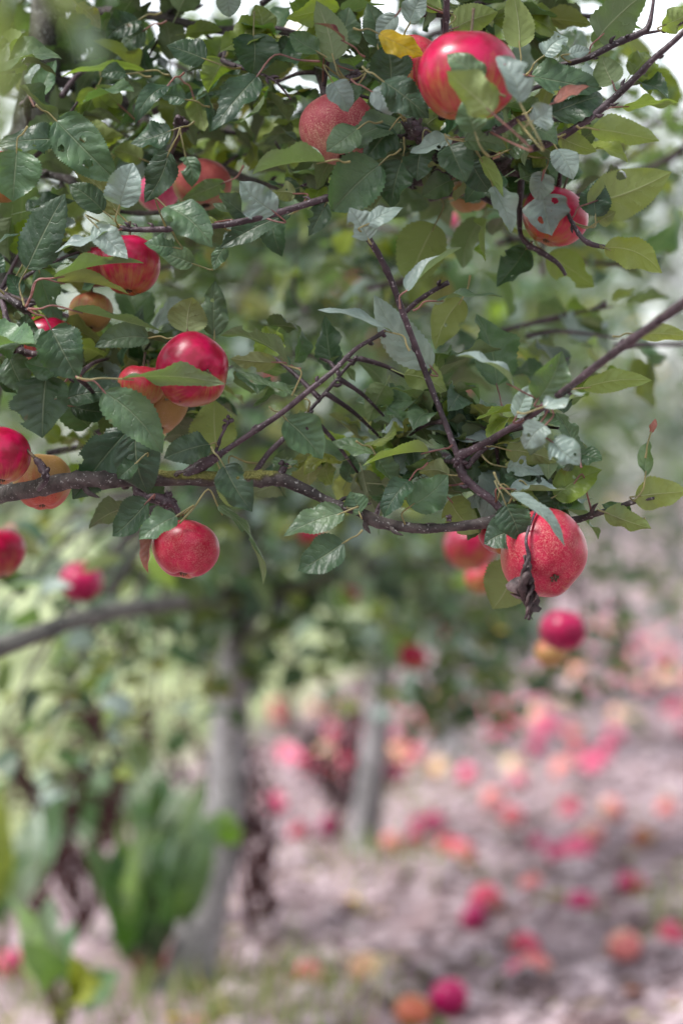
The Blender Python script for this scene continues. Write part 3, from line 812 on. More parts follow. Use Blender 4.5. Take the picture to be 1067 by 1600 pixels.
# hand placed leaves of the near tree: base px, tip px, width, facing, colour, depth offset, options
HL = [
 (62,150,88,93,34,'T','m',.12),(45,135,62,98,20,'T','p',.14),(217,30,166,60,38,'T','d',.14),(120,6,157,44,28,'U','o',.1),(226,46,188,72,36,'T','m',.14),
 (198,115,157,119,24,'T','d',.1),(228,110,95,119,30,'F','l',.12),(150,138,122,192,46,'U','l',.14),(188,165,150,132,26,'U','l',.14),(262,133,212,192,26,'T','d',.05,{'curl':1.2}),
 (268,203,204,224,46,'T','d',.04),(222,248,178,234,30,'U','l',.16),(88,188,184,284,66,'T','m',.0,{'holes':[(.35,.62,.075),(-.25,.38,.05),(.7,.3,.05)],'wave':.16}),(106,218,-8,226,46,'T','d',.0,{'curl':.8}),
 (26,234,20,314,74,'T','m',-.05,{'curl':.3}),(187,320,208,254,48,'T','p',-.05,{'wave':.15}),(265,236,226,316,44,'T','d',.02),(162,330,107,288,38,'T','d',.03),(186,334,113,262,34,'U','o',.05),
 (42,420,102,302,70,'T','d',-.01,{'curl':.25,'fold':.15,'wave':.07,'pet':(38,478)}),(-12,388,36,364,26,'E','d',0),(-22,402,8,425,30,'T','d',.02),
 (182,360,86,394,36,'E','p',-.04,{'wave':.24}),(148,350,200,404,38,'T','p',-.05,{'wave':.2}),(84,434,225,411,44,'V','m',-.05,{'fold':.5,'wave':.16,'pet':(40,479)}),(88,440,202,460,42,'F','o',-.02,{'fold':.3,'pet':(40,480)}),
 (112,484,258,519,56,'V','d',-.07,{'fold':.55,'wave':.1,'pet':(44,482)}),(258,322,332,386,52,'T','m',-.05,{'wave':.14}),(272,386,225,380,32,'T','m',-.03),(302,412,248,394,32,'T','m',.06),
 (33,462,12,428,24,'T','d',.02),(37,537,42,490,36,'T','d',.02,{'curl':.2}),(60,420,94,512,40,'T','m',.06),(80,514,122,592,64,'T','d',-.06,{'wave':.18,'pet':(43,482)}),
 (97,580,38,566,42,'T','m',-.04,{'wave':.26}),(14,556,42,614,48,'T','m',-.01),(72,588,66,684,92,'T','d',-.03,{'curl':.25,'wave':.06}),(104,622,204,616,58,'T','d',.04,{'curl':.3}),(110,634,194,640,40,'T','d',.05),
 (232,528,148,542,36,'T','m',.03),(190,592,351,600,44,'F','m',-.09,{'fold':.35,'wave':.22,'twist':1.5,'curl':.6,'pet':(120,590)}),
 (163,612,254,708,58,'T','m',-.07,{'curl':.5,'pet':(118,588)}),(212,678,232,772,64,'T','d',-.02,{'holes':[(.45,.42,.06)]}),(200,672,114,780,66,'T','d',.0,{'curl':.5}),(212,724,184,748,28,'T','d',-.03),
 (328,694,256,716,44,'T','d',-.01),(447,655,504,717,62,'T','m',-.01,{'curl':.2,'pet':(420,635)}),(350,728,394,800,52,'T','d',-.05,{'curl':.4}),(452,572,344,524,44,'F','m',.0,{'fold':.35,'pet':(456,618)}),
 (432,566,360,560,30,'U','o',.05),(468,620,370,580,22,'E','m',.04),(338,702,335,624,66,'U','l',.09,{'curl':.2}),(292,520,300,464,54,'U','o',.04),(335,524,336,438,40,'T','m',.06),
 (452,728,424,720,14,'E','m',.0),(340,790,411,914,40,'E','m',-.03,{'curl':1.3,'twist':1.4,'pet':(280,818)}),(538,800,442,838,46,'T','m',-.03,{'wave':.16}),(537,848,466,892,54,'T','d',-.04,{'wave':.12,'pet':(566,828)}),
 (360,745,362,792,32,'U','l',.05),(232,782,176,838,48,'T','d',-.02),(276,806,217,843,40,'T','m',-.04,{'wave':.22}),(562,803,547,768,36,'T','m',-.01),(640,750,600,808,36,'T','d',-.02,{'curl':1.0}),
 (640,792,700,742,52,'T','m',-.01),(702,742,654,738,28,'U','o',.0),(670,706,566,728,42,'F','l',-.02,{'fold':.4,'wave':.14}),(588,712,622,762,34,'T','m',.0),(592,712,518,690,36,'E','m',.02,{'wave':.15}),
 (702,780,748,832,46,'U','l',.03),(803,830,756,850,50,'T','d',-.03,{'curl':.4}),(790,788,812,844,48,'T','d',-.05,{'curl':.4}),(796,772,882,854,30,'E','p',-.10,{'wave':.1,'curl':.9}),(796,764,886,765,42,'E','p',-.02,{'wave':.16}),
 (792,730,850,742,28,'T','p',.0),(826,762,788,742,30,'T','d',.0),(866,776,940,734,48,'T','l',.0,{'wave':.18}),(892,764,864,802,36,'T','d',.0),(830,768,862,800,28,'T','d',-.01),(798,764,844,790,28,'U','l',-.01),
 (992,776,1074,768,46,'U','l',-.01,{'fold':.2,'curl':.9}),(944,800,1018,826,34,'U','l',.0,{'wave':.26}),(986,806,940,788,28,'T','m',.01),(1008,744,1018,675,22,'T','m',-.01,{'twist':2.5,'wave':.3,'pet':(990,782)}),(1017,676,1024,654,10,'E','k',-.01,{'wave':.3}),
 (910,606,1018,594,34,'U','l',-.02),(996,522,1086,530,26,'U','l',-.1),(840,624,878,548,50,'T','m',-.12,{'curl':.4}),(848,636,922,610,34,'E','p',-.14),(896,692,868,644,28,'T','m',-.02),
 (790,702,870,722,38,'U','l',-.01),(862,690,906,726,46,'T','p',-.12,{'wave':.2}),(852,664,820,702,40,'T','p',-.12,{'wave':.18}),(806,652,830,600,30,'T','p',-.08),(776,602,744,490,66,'T','m',.10,{'fold':.2,'curl':.5}),
 (802,604,711,556,36,'E','p',-.12,{'curl':1.1}),(722,466,680,546,48,'U','l',.08),(614,520,496,484,40,'E','p',-.05,{'curl':.6,'wave':.1,'pet':(640,548)}),(674,574,584,460,54,'T','p',.02),(635,454,722,386,36,'E','p',-.06,{'twist':1.2,'pet':(625,482)}),
 (680,470,786,464,24,'E','m',-.02,{'wave':.25,'pet':(645,485)}),(680,350,640,442,68,'U','l',.12),(576,374,546,324,44,'T','p',-.06),(574,350,630,324,28,'T','p',-.07),(594,256,518,330,74,'T','m',-.03,{'curl':.5}),
 (628,250,612,325,56,'T','d',-.02,{'curl':.4}),(706,280,660,306,36,'T','m',.04),(750,245,786,314,26,'F','l',-.05),(735,252,766,300,42,'T','d',.0),(770,290,798,364,36,'T','p',-.04,{'wave':.3}),(822,388,776,448,44,'T','d',.12),
 (848,304,862,368,72,'T','p',.05,{'holes':[(.4,.55,.06),(-.5,.2,.05)],'wave':.14}),(850,270,838,314,36,'T','p',.05),(918,318,1049,268,70,'U','l',.05,{'curl':.3,'holes':[(.75,.48,.07)]}),(930,338,934,278,44,'T','d',.05),(934,346,962,330,24,'U','l',.06),
 (944,386,1034,426,46,'U','l',.03,{'curl':1.0}),(856,396,928,448,46,'U','l',.18),(934,60,1014,-16,60,'U','m',-.02,{'pet':(918,90)}),(830,118,941,138,56,'T','m',-.03,{'curl':.3}),(812,74,800,-18,48,'U','l',-.02,{'pet':(812,108)}),
 (850,86,887,58,34,'T','p',-.04,{'wave':.3}),(888,84,922,78,20,'T','p',-.03),(958,130,940,86,44,'U','m',-.03,{'pet':(985,130)}),(972,166,1060,160,38,'F','l',.05),(924,200,1030,220,42,'U','l',-.07,{'pet':(900,196)}),(866,160,920,134,20,'T','k',-.12),
 (854,165,934,166,32,'U','l',-.02),(830,190,862,164,42,'T','p',-.14,{'wave':.2}),(870,232,895,280,40,'T','p',-.04),(874,214,932,236,30,'U','l',-.02),(1034,40,1090,14,36,'U','l',-.03),(794,234,832,220,38,'T','m',-.04),(834,200,872,226,38,'T','m',-.08),
 (528,76,545,10,46,'T','m',.0),(590,72,574,4,40,'T','d',.01),(620,22,588,60,30,'T','p',-.01),(592,52,662,86,36,'T','y',-.05,{'wave':.22}),(610,132,604,70,60,'T','d',-.03,{'curl':.3}),(598,126,670,184,52,'T','d',-.09,{'curl':.6}),
 (580,142,642,180,44,'T','p',-.06),(625,190,530,236,50,'T','m',-.01),(612,198,568,252,58,'T','d',-.02,{'wave':.14}),(640,36,664,-10,38,'T','p',-.02),(708,44,778,18,44,'U','l',.02),(690,14,650,-6,22,'U','l',.02),
 (755,124,698,84,40,'T','m',-.17,{'wave':.14}),(769,176,697,110,56,'U','l',-.22,{'curl':.5,'pet':(767,206,-.12)}),(812,160,775,88,44,'T','p',-.22,{'pet':(808,186,-.12)}),(742,206,724,156,42,'T','m',-.18),(706,216,640,238,34,'T','p',-.05),(724,220,792,232,36,'T','m',-.08),
 (660,226,652,282,48,'T','d',-.04),(702,226,728,284,48,'T','d',-.06),(520,128,544,174,38,'T','p',-.04),(560,132,538,168,22,'T','m',-.03),(354,-12,358,26,34,'T','p',.02),(522,94,494,0,46,'U','m',-.03,{'curl':.4}),(496,80,452,52,34,'T','m',-.02),
 (538,64,490,36,16,'E','r',-.08,{'curl':1.0}),(402,118,331,204,46,'T','d',-.06,{'curl':.7,'fold':.25,'pet':(500,95)}),(396,54,394,116,60,'T','d',.05),(470,72,416,76,28,'T','d',.07),(412,50,400,6,44,'U','l',.08),(350,92,324,144,62,'U','l',.11),
 (302,150,320,204,36,'U','l',.15),(322,92,260,70,50,'T','d',.05),(290,155,252,150,28,'T','m',.06),(508,252,394,272,66,'V','m',-.08,{'fold':.55,'curl':.5,'wave':.1}),(560,200,510,236,48,'T','m',-.04),(430,332,374,282,50,'T','p',-.05,{'wave':.22}),
 (462,302,424,300,28,'U','o',.0),(454,334,343,388,44,'T','d',.0,{'fold':.5,'wave':.12,'curl':.2}),(352,384,334,422,22,'T','m',.0),(510,316,482,368,30,'T','d',-.02),(340,346,298,352,16,'U','l',.0),(290,244,300,292,28,'T','m',.1),(352,284,284,312,28,'U','m',.12),
 (242,826,232,896,22,'E','k',-.01,{'curl':.5,'fold':1.2}),(806,880,770,952,74,'U','o',.06,{'curl':.3}),(868,870,905,820,30,'U','l',.05),
]
hero = []
rr = random.Random(77)
for sp in HL:
    mbb, bi, area, base = hero_leaf(sp, rr)
    hero.append((area, sp, mbb, bi, base))
hero.sort(key=lambda t: -t[0])
rest = MB()
for i, (area, sp, mbb, bi, base) in enumerate(hero):
    if i < 96:
        o = mbb.build('leaf', M['leaf'], branch_objs[bi], origin=base)
        if sp[6] == 'y': o['label'] = 'yellow autumn leaf with dark specks'
        if sp[6] == 'k': o['label'] = 'pinkish brown withered leaf'
    else:
        rest.add(mbb.V, mbb.F, mbb.UV, mbb.T)
# twigs and leaves filling the crown further back and outside the frame
def filler():
    g = np.random.default_rng(31); r2 = random.Random(9)
    fm = MB(); pos = []; ax = []
    regs = [ # px range, py range, depth range, twigs, leaves per twig
        ((-200, 640), (-160, 120), (.12, .75), 30, 9), ((-200, 560), (90, 330), (.14, .8), 26, 8), ((560, 980), (-160, 40), (.05, .5), 13, 7), ((620, 860), (190, 330), (.06, .4), 12, 7),
        ((-160, 290), (330, 720), (.12, .6), 17, 8), ((-420, -90), (-100, 700), (-.25, .5), 24, 8), ((470, 880), (600, 740), (.05, .3), 4, 5), ((330, 700), (320, 640), (.35, 1.1), 13, 6), ((640, 960), (330, 560), (.35, 1.1), 9, 5), ((-200, 700), (-420, -120), (-.2, .7), 40, 8), ((700, 1200), (-420, -100), (-.2, .6), 16, 7)]
    for (xa, xb), (ya, yb), (da, db), nt_, nl in regs:
        for i in range(nt_):
            d = r2.uniform(da, db); x = r2.uniform(xa, xb); y = r2.uniform(ya, yb)
            c = P(x, y, FOCUS + d)
            ang = r2.uniform(0, 6.28); ln = r2.uniform(.08, .16)
            dv = Vector((math.cos(ang), math.sin(ang) * .6, r2.uniform(-.15, .5))).normalized()
            mid = c + dv * ln * .5 + Vector((r2.gauss(0, .01), r2.gauss(0, .01), r2.gauss(0, .01)))
            tube(fm, [(*c, .0035), (*mid, .0025), (*(c + dv * ln), .0012)], 6, 4, .2, seed=i)
            for q in range(nl):
                t = r2.uniform(.1, 1.0)
                b = c + dv * ln * t
                a = Vector((r2.gauss(0, 1), r2.gauss(0, 1), r2.gauss(-.1, .6))).normalized() + dv * .5
                pos.append(b + a.normalized() * .016); ax.append(a)
    nb_ = len(pos)
    # bunches of smaller leaves on the near twigs themselves
    for (x, y, d, k, sp) in ((520, 60, .03, 7, 22), (560, 110, .03, 8, 24), (600, 160, .03, 7, 24), (560, 230, .04, 7, 28), (650, 240, .0, 8, 26), (700, 245, .02, 8, 26), (750, 270, .05, 8, 26), (800, 230, .02, 7, 24), (840, 190, -.03, 7, 24), (690, 30, .05, 5, 26), (760, 20, .1, 5, 30), (880, 240, .04, 5, 22), (780, 330, .22, 5, 20),
                            (700, 690, .02, 8, 22), (740, 720, .02, 8, 20), (780, 740, .02, 8, 20), (830, 740, .02, 6, 20), (660, 730, .03, 7, 22), (600, 690, .06, 6, 30), (560, 740, .05, 5, 24), (840, 670, -.05, 6, 22), (690, 640, .01, 6, 18), (650, 600, .05, 5, 24), (740, 780, .02, 4, 16), (730, 665, .02, 5, 22), (770, 700, .03, 9, 26), (800, 760, .03, 8, 24), (860, 760, .03, 7, 22), (640, 680, .03, 5, 22), (880, 670, -.04, 4, 22), (600, 650, .05, 4, 24), (500, 560, .05, 4, 26), (460, 700, .05, 6, 26), (520, 740, .05, 6, 26), (930, 120, .06, 6, 30),
                            (60, 350, .08, 7, 28), (130, 390, .08, 7, 26), (60, 500, .06, 6, 24), (110, 560, .06, 7, 26), (170, 560, .07, 6, 26), (170, 650, .05, 6, 24), (230, 700, .03, 6, 22), (290, 640, .08, 6, 26), (240, 230, .3, 8, 30), (130, 240, .12, 8, 30), (400, 540, .07, 5, 26), (420, 330, .04, 6, 24), (300, 350, .3, 6, 22), (430, 220, .15, 8, 34), (470, 290, .08, 6, 26), (390, 240, .28, 8, 34), (330, 130, .14, 8, 36), (430, 130, .1, 8, 30), (230, 90, .15, 8, 36), (230, 800, .02, 3, 14), (600, 780, .01, 3, 14)):
        c = P(x, y, FOCUS + d + .035)
        for q in range(k):
            b = c + Vector((r2.gauss(0, sp), r2.gauss(0, sp), r2.gauss(0, sp))) / F * FOCUS
            a_ = Vector((r2.gauss(0, 1), r2.gauss(0, .8) , r2.gauss(-.1, .8)))
            pos.append(b); ax.append(a_)
        mm_ = c + Vector((r2.gauss(0, .02), .03, r2.gauss(0, .02)))
        qn, _, bdn = nearest_branch(c)
        if bdn < .12: tube(fm, [(*qn, .0028), (*((qn + c) / 2 + Vector((0, 0, .004))), .002), (*c, .0012)], 6, 4, .15, seed=q)
    # soft pale leaves further off, closing the sky at the upper right
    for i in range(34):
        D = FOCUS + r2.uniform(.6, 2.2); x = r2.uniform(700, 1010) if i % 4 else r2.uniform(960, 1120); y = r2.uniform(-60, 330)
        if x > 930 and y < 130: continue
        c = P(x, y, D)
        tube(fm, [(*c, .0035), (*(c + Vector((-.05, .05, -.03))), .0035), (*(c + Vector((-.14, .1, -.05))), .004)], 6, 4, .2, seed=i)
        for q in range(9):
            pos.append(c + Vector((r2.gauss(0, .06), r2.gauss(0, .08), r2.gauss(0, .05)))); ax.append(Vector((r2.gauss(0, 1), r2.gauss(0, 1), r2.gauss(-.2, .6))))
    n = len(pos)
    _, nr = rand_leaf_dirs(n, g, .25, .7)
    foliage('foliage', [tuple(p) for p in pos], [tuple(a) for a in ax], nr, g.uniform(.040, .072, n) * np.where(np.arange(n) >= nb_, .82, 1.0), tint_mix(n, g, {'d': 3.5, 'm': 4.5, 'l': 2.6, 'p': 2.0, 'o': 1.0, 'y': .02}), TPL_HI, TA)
    o = fm.build('twigs', M['twig'], TA); o['kind'] = 'stuff'
filler()
o = rest.build('small_foliage', M['leaf'], TA); o['kind'] = 'stuff'
# a bough that comes towards the camera at the upper left, its leaves far out of focus
mb = MB()
p0 = P(60, -160, FOCUS + .3); p1 = P(-160, -250, 1.6); p2 = P(-160, -160, 1.05); p3 = P(-60, -60, .86)
tube(mb, [(*p0, .008), (*p1, .006), (*p2, .004), (*p3, .0022)], 8, 6, .1)
nb = mb.build('branch', M['twig'], TA)
for (bx, by, tx, ty, w, D, code, col) in ((-60, -60, 22, 165, 105, .86, 'U', 'l'), (-70, -20, -30, 250, 90, .84, 'U', 'l'), (60, -120, 118, 40, 60, 1.05, 'U', 'l'), (120, 40, 150, 108, 40, 1.2, 'T', 'p')):
    mbb, bi, area, base = hero_leaf((bx, by, tx, ty, w, code, col, D - FOCUS, {'dd': .01, 'pet': (bx - 20, by - 60, D - FOCUS)}), rr)
    mbb.build('leaf', M['leaf'], nb, origin=base)

# ------------------------------------------------------------------ apples
def apple_mesh(name, seed, mat, nu=40, nv=30, blush_dir=Vector((0.3, -0.5, 0.8)), squash=0.9):
    r = random.Random(seed)
    V = []; UV = []; B = []
    p1, p2 = r.uniform(0, 6.28), r.uniform(0, 6.28)
    top = r.uniform(.24, .32); bot = r.uniform(.16, .22)
    lean = r.uniform(-.08, .08)
    for i in range(nv + 1):
        th = math.pi * i / nv
        s = math.sin(th); c = math.cos(th)
        for k in range(nu + 1):
            a = 2 * math.pi * k / nu
            rr_ = s * (1 + .07 * c - .05 * (1 - s) * (c < 0)) * (1 + .018 * math.cos(5 * a + p1) * (1.2 - c) + .02 * math.cos(2 * a + p2))
            z = squash * c * (1 + .015 * math.cos(5 * a + p1))
            z -= top * math.exp(-(s / .30) ** 2) * (c > 0)
            z += bot * math.exp(-(s / .26) ** 2) * (c < 0)
            v = Vector((rr_ * math.cos(a), rr_ * math.sin(a), z + lean * rr_ * math.cos(a)))
            V.append(v); UV.append((k / nu, i / nv))
    Fc = []
    for i in range(nv):
        for k in range(nu):
            a = i * (nu + 1) + k
            Fc.append((a, a + nu + 1, a + nu + 2, a + 1))
    me = meshdata(name, V, Fc, mat, uv=UV)
    at = me.attributes.new('blush', 'FLOAT', 'POINT')
    b = blush_dir.normalized()
    at.data.foreach_set('value', np.array([.5 + .5 * v.normalized().dot(b) for v in V], dtype=np.float32))
    return me

AM = {}
def get_apple_mesh(mat, var, key, bd):
    k = (mat.name, var, key)
    if k not in AM: AM[k] = apple_mesh('apple_skin', var * 7 + 3, mat, blush_dir=bd)
    return AM[k]

def hanging_apple(px, py, r, d, mat, label, calyx=None, blush=(-.1, -.3, .95), squash=.9, detail=True, group='ripe apples hanging on the nearest tree', rx=1.0):
    """r = radius in px; calyx = direction of the eye of the fruit in (right, towards camera, up)"""
    D = FOCUS + d
    c = P(px, py, D); rad = r / F * D
    if calyx is None: calyx = (rnd.uniform(-.3, .3), rnd.uniform(-.4, .4), -1)
    cw = (RT * calyx[0] - FW * calyx[1] + UP * calyx[2]).normalized()
    rot = (-cw).to_track_quat('Z', 'Y')
    rot = rot @ Quaternion((0, 0, 1), rnd.uniform(0, 6.28))
    bw = RT * blush[0] - FW * blush[1] * -1 * -1 + UP * blush[2]
    bl = rot.inverted() @ bw
    me = apple_mesh('apple_skin', rnd.randint(0, 999), mat, blush_dir=bl, squash=squash)
    e = empty('apple', c, label, 'apple', group)
    o = bpy.data.objects.new('skin', me); COL.objects.link(o); o.parent = e
    o.rotation_mode = 'QUATERNION'; o.rotation_quaternion = rot; o.scale = (rad * rx, rad * rx, rad)
    if not detail: return e
    # stalk, from the hollow to the nearest wood
    top = c + (-cw) * rad * (squash - .26)
    q, bi, bd = nearest_branch(top)
    if bd > .07 or bd < .006: q = top + (-cw) * rad * .75
    mb = MB(); mid = (top + q) / 2 + (-cw) * rad * .2
    tube(mb, [(*(top - (-cw) * rad * .05), .0016), (*mid, .0011), (*q, .0016)], 8, 5, .1)
    mb.build('stalk', M['stalk'], e)
    # calyx: little dry sepals in the eye
    mb = MB(); b = c + cw * rad * (squash - .19); u = cw.orthogonal().normalized()
    for k in range(5):
        dv = u.copy(); dv.rotate(Quaternion(cw, k * 2 * math.pi / 5))
        tube(mb, [(*(b + dv * rad * .02), rad * .035), (*(b + dv * rad * .09 + cw * rad * .05), rad * .03), (*(b + dv * rad * .05 + cw * rad * .12), rad * .006)], 6, 3, .2)
    mb.build('calyx', M['stalk'], e)
    return e

hanging_apple(730, 119, 82, -.12, A_RED, 'big glossy crimson apple at the top with leaves lying across it', (-.1, .2, -1), rx=.98)
hanging_apple(527, 200, 60, .04, A_RUS, 'dusty pink russet apple half hidden left of the big crimson one', (.2, .3, -1), squash=.95)
hanging_apple(642, 103, 54, .06, A_STR, 'pink apple mostly hidden behind a yellow leaf at the top', (.1, .2, -1))
hanging_apple(866, 338, 53, .10, A_RED4, 'red and ochre apple on the right under a chewed pale leaf', (-.35, .2, -1), (.4, -.3, .8))
hanging_apple(315, 288, 46, .2, A_DUL, 'soft pinkish green apple at the upper left with a leaf before it', (.2, .3, -1), (.2, .2, .9))
hanging_apple(247, 300, 34, .26, A_PNK, 'pink apple peeping out left of the pinkish green one', None)
hanging_apple(202, 414, 48, .05, A_RED, 'bright red apple behind pointed leaves below the pale crumpled leaves', (.0, .2, -1), squash=1.0)
hanging_apple(156, 416, 38, .13, A_RED, 'small dark red apple just left of the bright red one', None)
hanging_apple(72, 532, 44, .08, A_RED, 'dark red apple behind the leaf rosette near the left edge', None)
hanging_apple(142, 488, 35, .12, A_ORA, 'little orange apple wedged under the bright red one', (.0, .4, -1))
hanging_apple(302, 578, 62, .0, A_RED, 'shiny crimson apple with its dark eye showing and a wavy leaf across it', (.50, .85, -.16), (-.25, .25, .9), rx=.95)
hanging_apple(221, 602, 38, .06, A_MIX, 'small reddish apple behind leaves left of the shiny crimson one', None)
hanging_apple(243, 632, 54, .1, A_ORA, 'greenish orange apple tucked under the shiny crimson one', (.2, .3, -1))
hanging_apple(288, 672, 30, .3, A_PNK, 'blurred pink apple below the shiny crimson one', None)
hanging_apple(0, 712, 47, -.02, A_RED, 'red apple cut by the left edge just above the mossy bough', (.1, .2, -1), (-.3, .2, .9), squash=.98)
hanging_apple(67, 753, 47, .05, A_ORA, 'yellow russet apple behind the bough at the left', (.0, .3, -1), (.0, .3, -.8), squash=.95)
hanging_apple(0, 276, 47, .04, A_MIX, 'orange red apple cut by the left edge under a broad leaf', None)
hanging_apple(289, 858, 54, .0, A_STR, 'rosy striped apple hanging alone below the mossy bough', (-.05, .25, -1), (.1, .5, .4), squash=.86)
hanging_apple(850, 866, 70, -.02, A_STR, 'large rosy striped apple with cracked skin at the end of the bough', (.2, .75, -.6), (-.2, .6, .5), squash=.98)
hanging_apple(786, 832, 40, .06, A_RED, 'red apple squeezed behind the large striped one', None)
hanging_apple(735, 302, 34, .22, A_ORA, 'orange apple in the shade below the top branch', None)
hanging_apple(788, 244, 25, .15, A_PEA, 'tiny peach coloured apple between leaves right of the big crimson one', None)
hanging_apple(703, 344, 14, .9, A_PNK, 'tiny blurred pink apple under the top branch', None, detail=False)
hanging_apple(-2, 865, 44, .55, A_RED, 'blurred red apple at the left edge below the bough', None)

# ------------------------------------------------------------------ the trees of the row behind, out of focus
def row_tree(base, h, rad, low, n_limb, n_leaf, seed, label, trunk_path=None, parts=True, tints=None, leaf=.066, group='apple trees of the row', trunk_r=.05, kind='apple_tree', cat='tree', gap=0.0, mat='trunk', flat=1.0):
    r = random.Random(seed); g = np.random.default_rng(seed)
    base = Vector(base)
    T = empty(kind, base, label, cat, group)
    if trunk_path is None:
        lx, ly = r.uniform(-.12, .12), r.uniform(-.12, .12)
        trunk_path = [(base.x + lx * t * t + r.gauss(0, .012), base.y + ly * t * t, base.z - .05 + (h * .93) * t, trunk_r * (1.35 if k == 0 else 1) * (1 - .78 * t)) for k, t in enumerate((0, .06, .15, .3, .45, .6, .8, 1))]
    mb = MB(); tube(mb, trunk_path, 14, 6, .12, seed=seed)
    top = mb
    q = catmull(trunk_path, 8)
    limbs = []
    for k in range(n_limb):
        t = low + (1 - low) * (k + r.uniform(0, .8)) / n_limb
        z = base.z + h * t * .93
        st = min(q, key=lambda p: abs(p[2] - z))
        a = k * 2.4 + r.uniform(-.5, .5)
        L = rad * r.uniform(.7, 1.1) * (1.15 - .55 * (t - low) / (1 - low))
        dv = Vector((math.cos(a), math.sin(a) * flat, r.uniform(-.05, .35)))
        p0 = Vector(st[:3]); r0 = max(st[3] * .45, .006)
        pts = [(*p0, r0)]
        for j in range(1, 5):
            u = j / 4
            pp = p0 + dv * L * u + Vector((r.gauss(0, .03), r.gauss(0, .03), .10 * L * math.sin(u * 3.1) - .16 * L * u * u)) * (L / .8)
            pts.append((*pp, r0 * (1 - .8 * u)))
        limbs.append(pts)
        if parts and k < 14:
            m2 = MB(); tube(m2, pts, 8, 4, .15, seed=seed + k)
            if parts: m2.build('branch', M['bark'], T)
        else:
            tube(top, pts, 6, 3, .1, seed=seed + k)
    tr = mb.build('trunk', M[mat], T)
    # leaves sit in bunches around points on the limbs
    pos = []
    per = 7
    while len(pos) < n_leaf:
        l = r.choice(limbs); j = r.randint(1, 4); u = r.random()
        a_, b_ = Vector(l[j - 1][:3]), Vector(l[j][:3])
        c = a_.lerp(b_, u)
        s = rad * .20
        c += Vector((r.gauss(0, s), r.gauss(0, s), r.gauss(.0, s * .9)))
        for k in range(r.randint(3, per + 3)):
            pos.append((c.x + r.gauss(0, rad * .05), c.y + r.gauss(0, rad * .05), c.z + r.gauss(0, rad * .05)))
    n = len(pos)
    ax, nr = rand_leaf_dirs(n, g, .3, .65)
    foliage('crown', pos, ax, nr, g.uniform(leaf * .75, leaf * 1.2, n), tint_mix(n, g, tints or {'d': 4, 'm': 4.5, 'l': .9, 'p': 2.6, 'o': .6, 'y': .12}), TPL_LO, T, kind=None)
    return T, limbs

def gpath(pts, base_y):
    """trunk seen at pixels (px, py, width) at distance D"""
    out = []
    for (px, py, w, D) in pts:
        q = P(px, py, D); out.append((q.x, q.y, q.z, w * .5 / F * D))
    return out
gB = ground_at(295, 1535); gC = ground_at(566, 1345)
pB = gpath([(288, 1572, 120, gB.y), (296, 1530, 88, gB.y), (303, 1490, 76, gB.y), (322, 1420, 68, gB.y), (344, 1330, 62, gB.y), (354, 1230, 58, gB.y), (360, 1120, 56, gB.y), (372, 1000, 56, gB.y), (384, 900, 52, gB.y), (392, 780, 48, gB.y), (400, 640, 42, gB.y), (405, 440, 34, gB.y), (395, 200, 24, gB.y), (400, 40, 10, gB.y)], 5)
TB, limbsB = row_tree((gB.x, gB.y, ground_z(gB.x, gB.y)), 2.0, .62, .40, 16, 1500, 41, 'second apple tree of the row with a slanting pale trunk beside dock leaves', pB)
pC = gpath([(566, 1365, 66, gC.y), (570, 1310, 52, gC.y), (582, 1200, 44, gC.y), (592, 1100, 40, gC.y), (600, 1000, 38, gC.y), (598, 850, 34, gC.y), (606, 650, 28, gC.y), (600, 400, 20, gC.y), (600, 200, 8, gC.y)], 6)
TC, limbsC = row_tree((gC.x, gC.y, ground_z(gC.x, gC.y)), 2.05, .78, .34, 18, 2100, 43, 'third apple tree of the row with a thin grey trunk and a low spreading crown', pC)
# the long bare bough of the second tree crossing at the left
pts = gpath([(372, 925, 34, gB.y), (320, 934, 26, 4.5), (250, 945, 26, 4.0), (180, 955, 28, 3.7), (110, 972, 28, 3.5), (50, 994, 29, 3.35), (0, 1012, 31, 3.2), (-70, 1040, 33, 3.05)], 4)
mb = MB(); tube(mb, pts, 12, 6, .12); mb.build('branch', M['trunkA'], TB)
# leaves hanging low and in mid distance on both trees, in places the photograph shows them
def extra_leaves(T, limbs, spots, seed, leaf=.07, tints=None):
    r = random.Random(seed); g = np.random.default_rng(seed); pos = []
    lp = [Vector(q[:3]) for l in limbs for q in l]
    for (px, py, D, n, sp) in spots:
        c = P(px, py, D)
        a = min(lp, key=lambda q: (q - c).length)
        mb = MB(); m_ = a.lerp(c, .55) + Vector((0, 0, .04))
        tube(mb, [(*a, .007), (*m_, .0045), (*c, .0025), (*(c - Vector((.02, 0, .05))), .001)], 6, 5, .2)
        mb.build('branch', M['bark'], T)
        for k in range(n):
            pos.append((c.x + r.gauss(0, sp), c.y + r.gauss(0, sp * 1.5), c.z + r.gauss(0, sp)))
    n = len(pos)
    ax, nr = rand_leaf_dirs(n, g, .45, .8)
    foliage('crown', pos, ax, nr, g.uniform(leaf * .75, leaf * 1.2, n), tint_mix(n, g, tints or {'d': 4, 'm': 5, 'l': 1.5, 'p': 2.2, 'o': .7}), TPL_LO, T, kind=None)
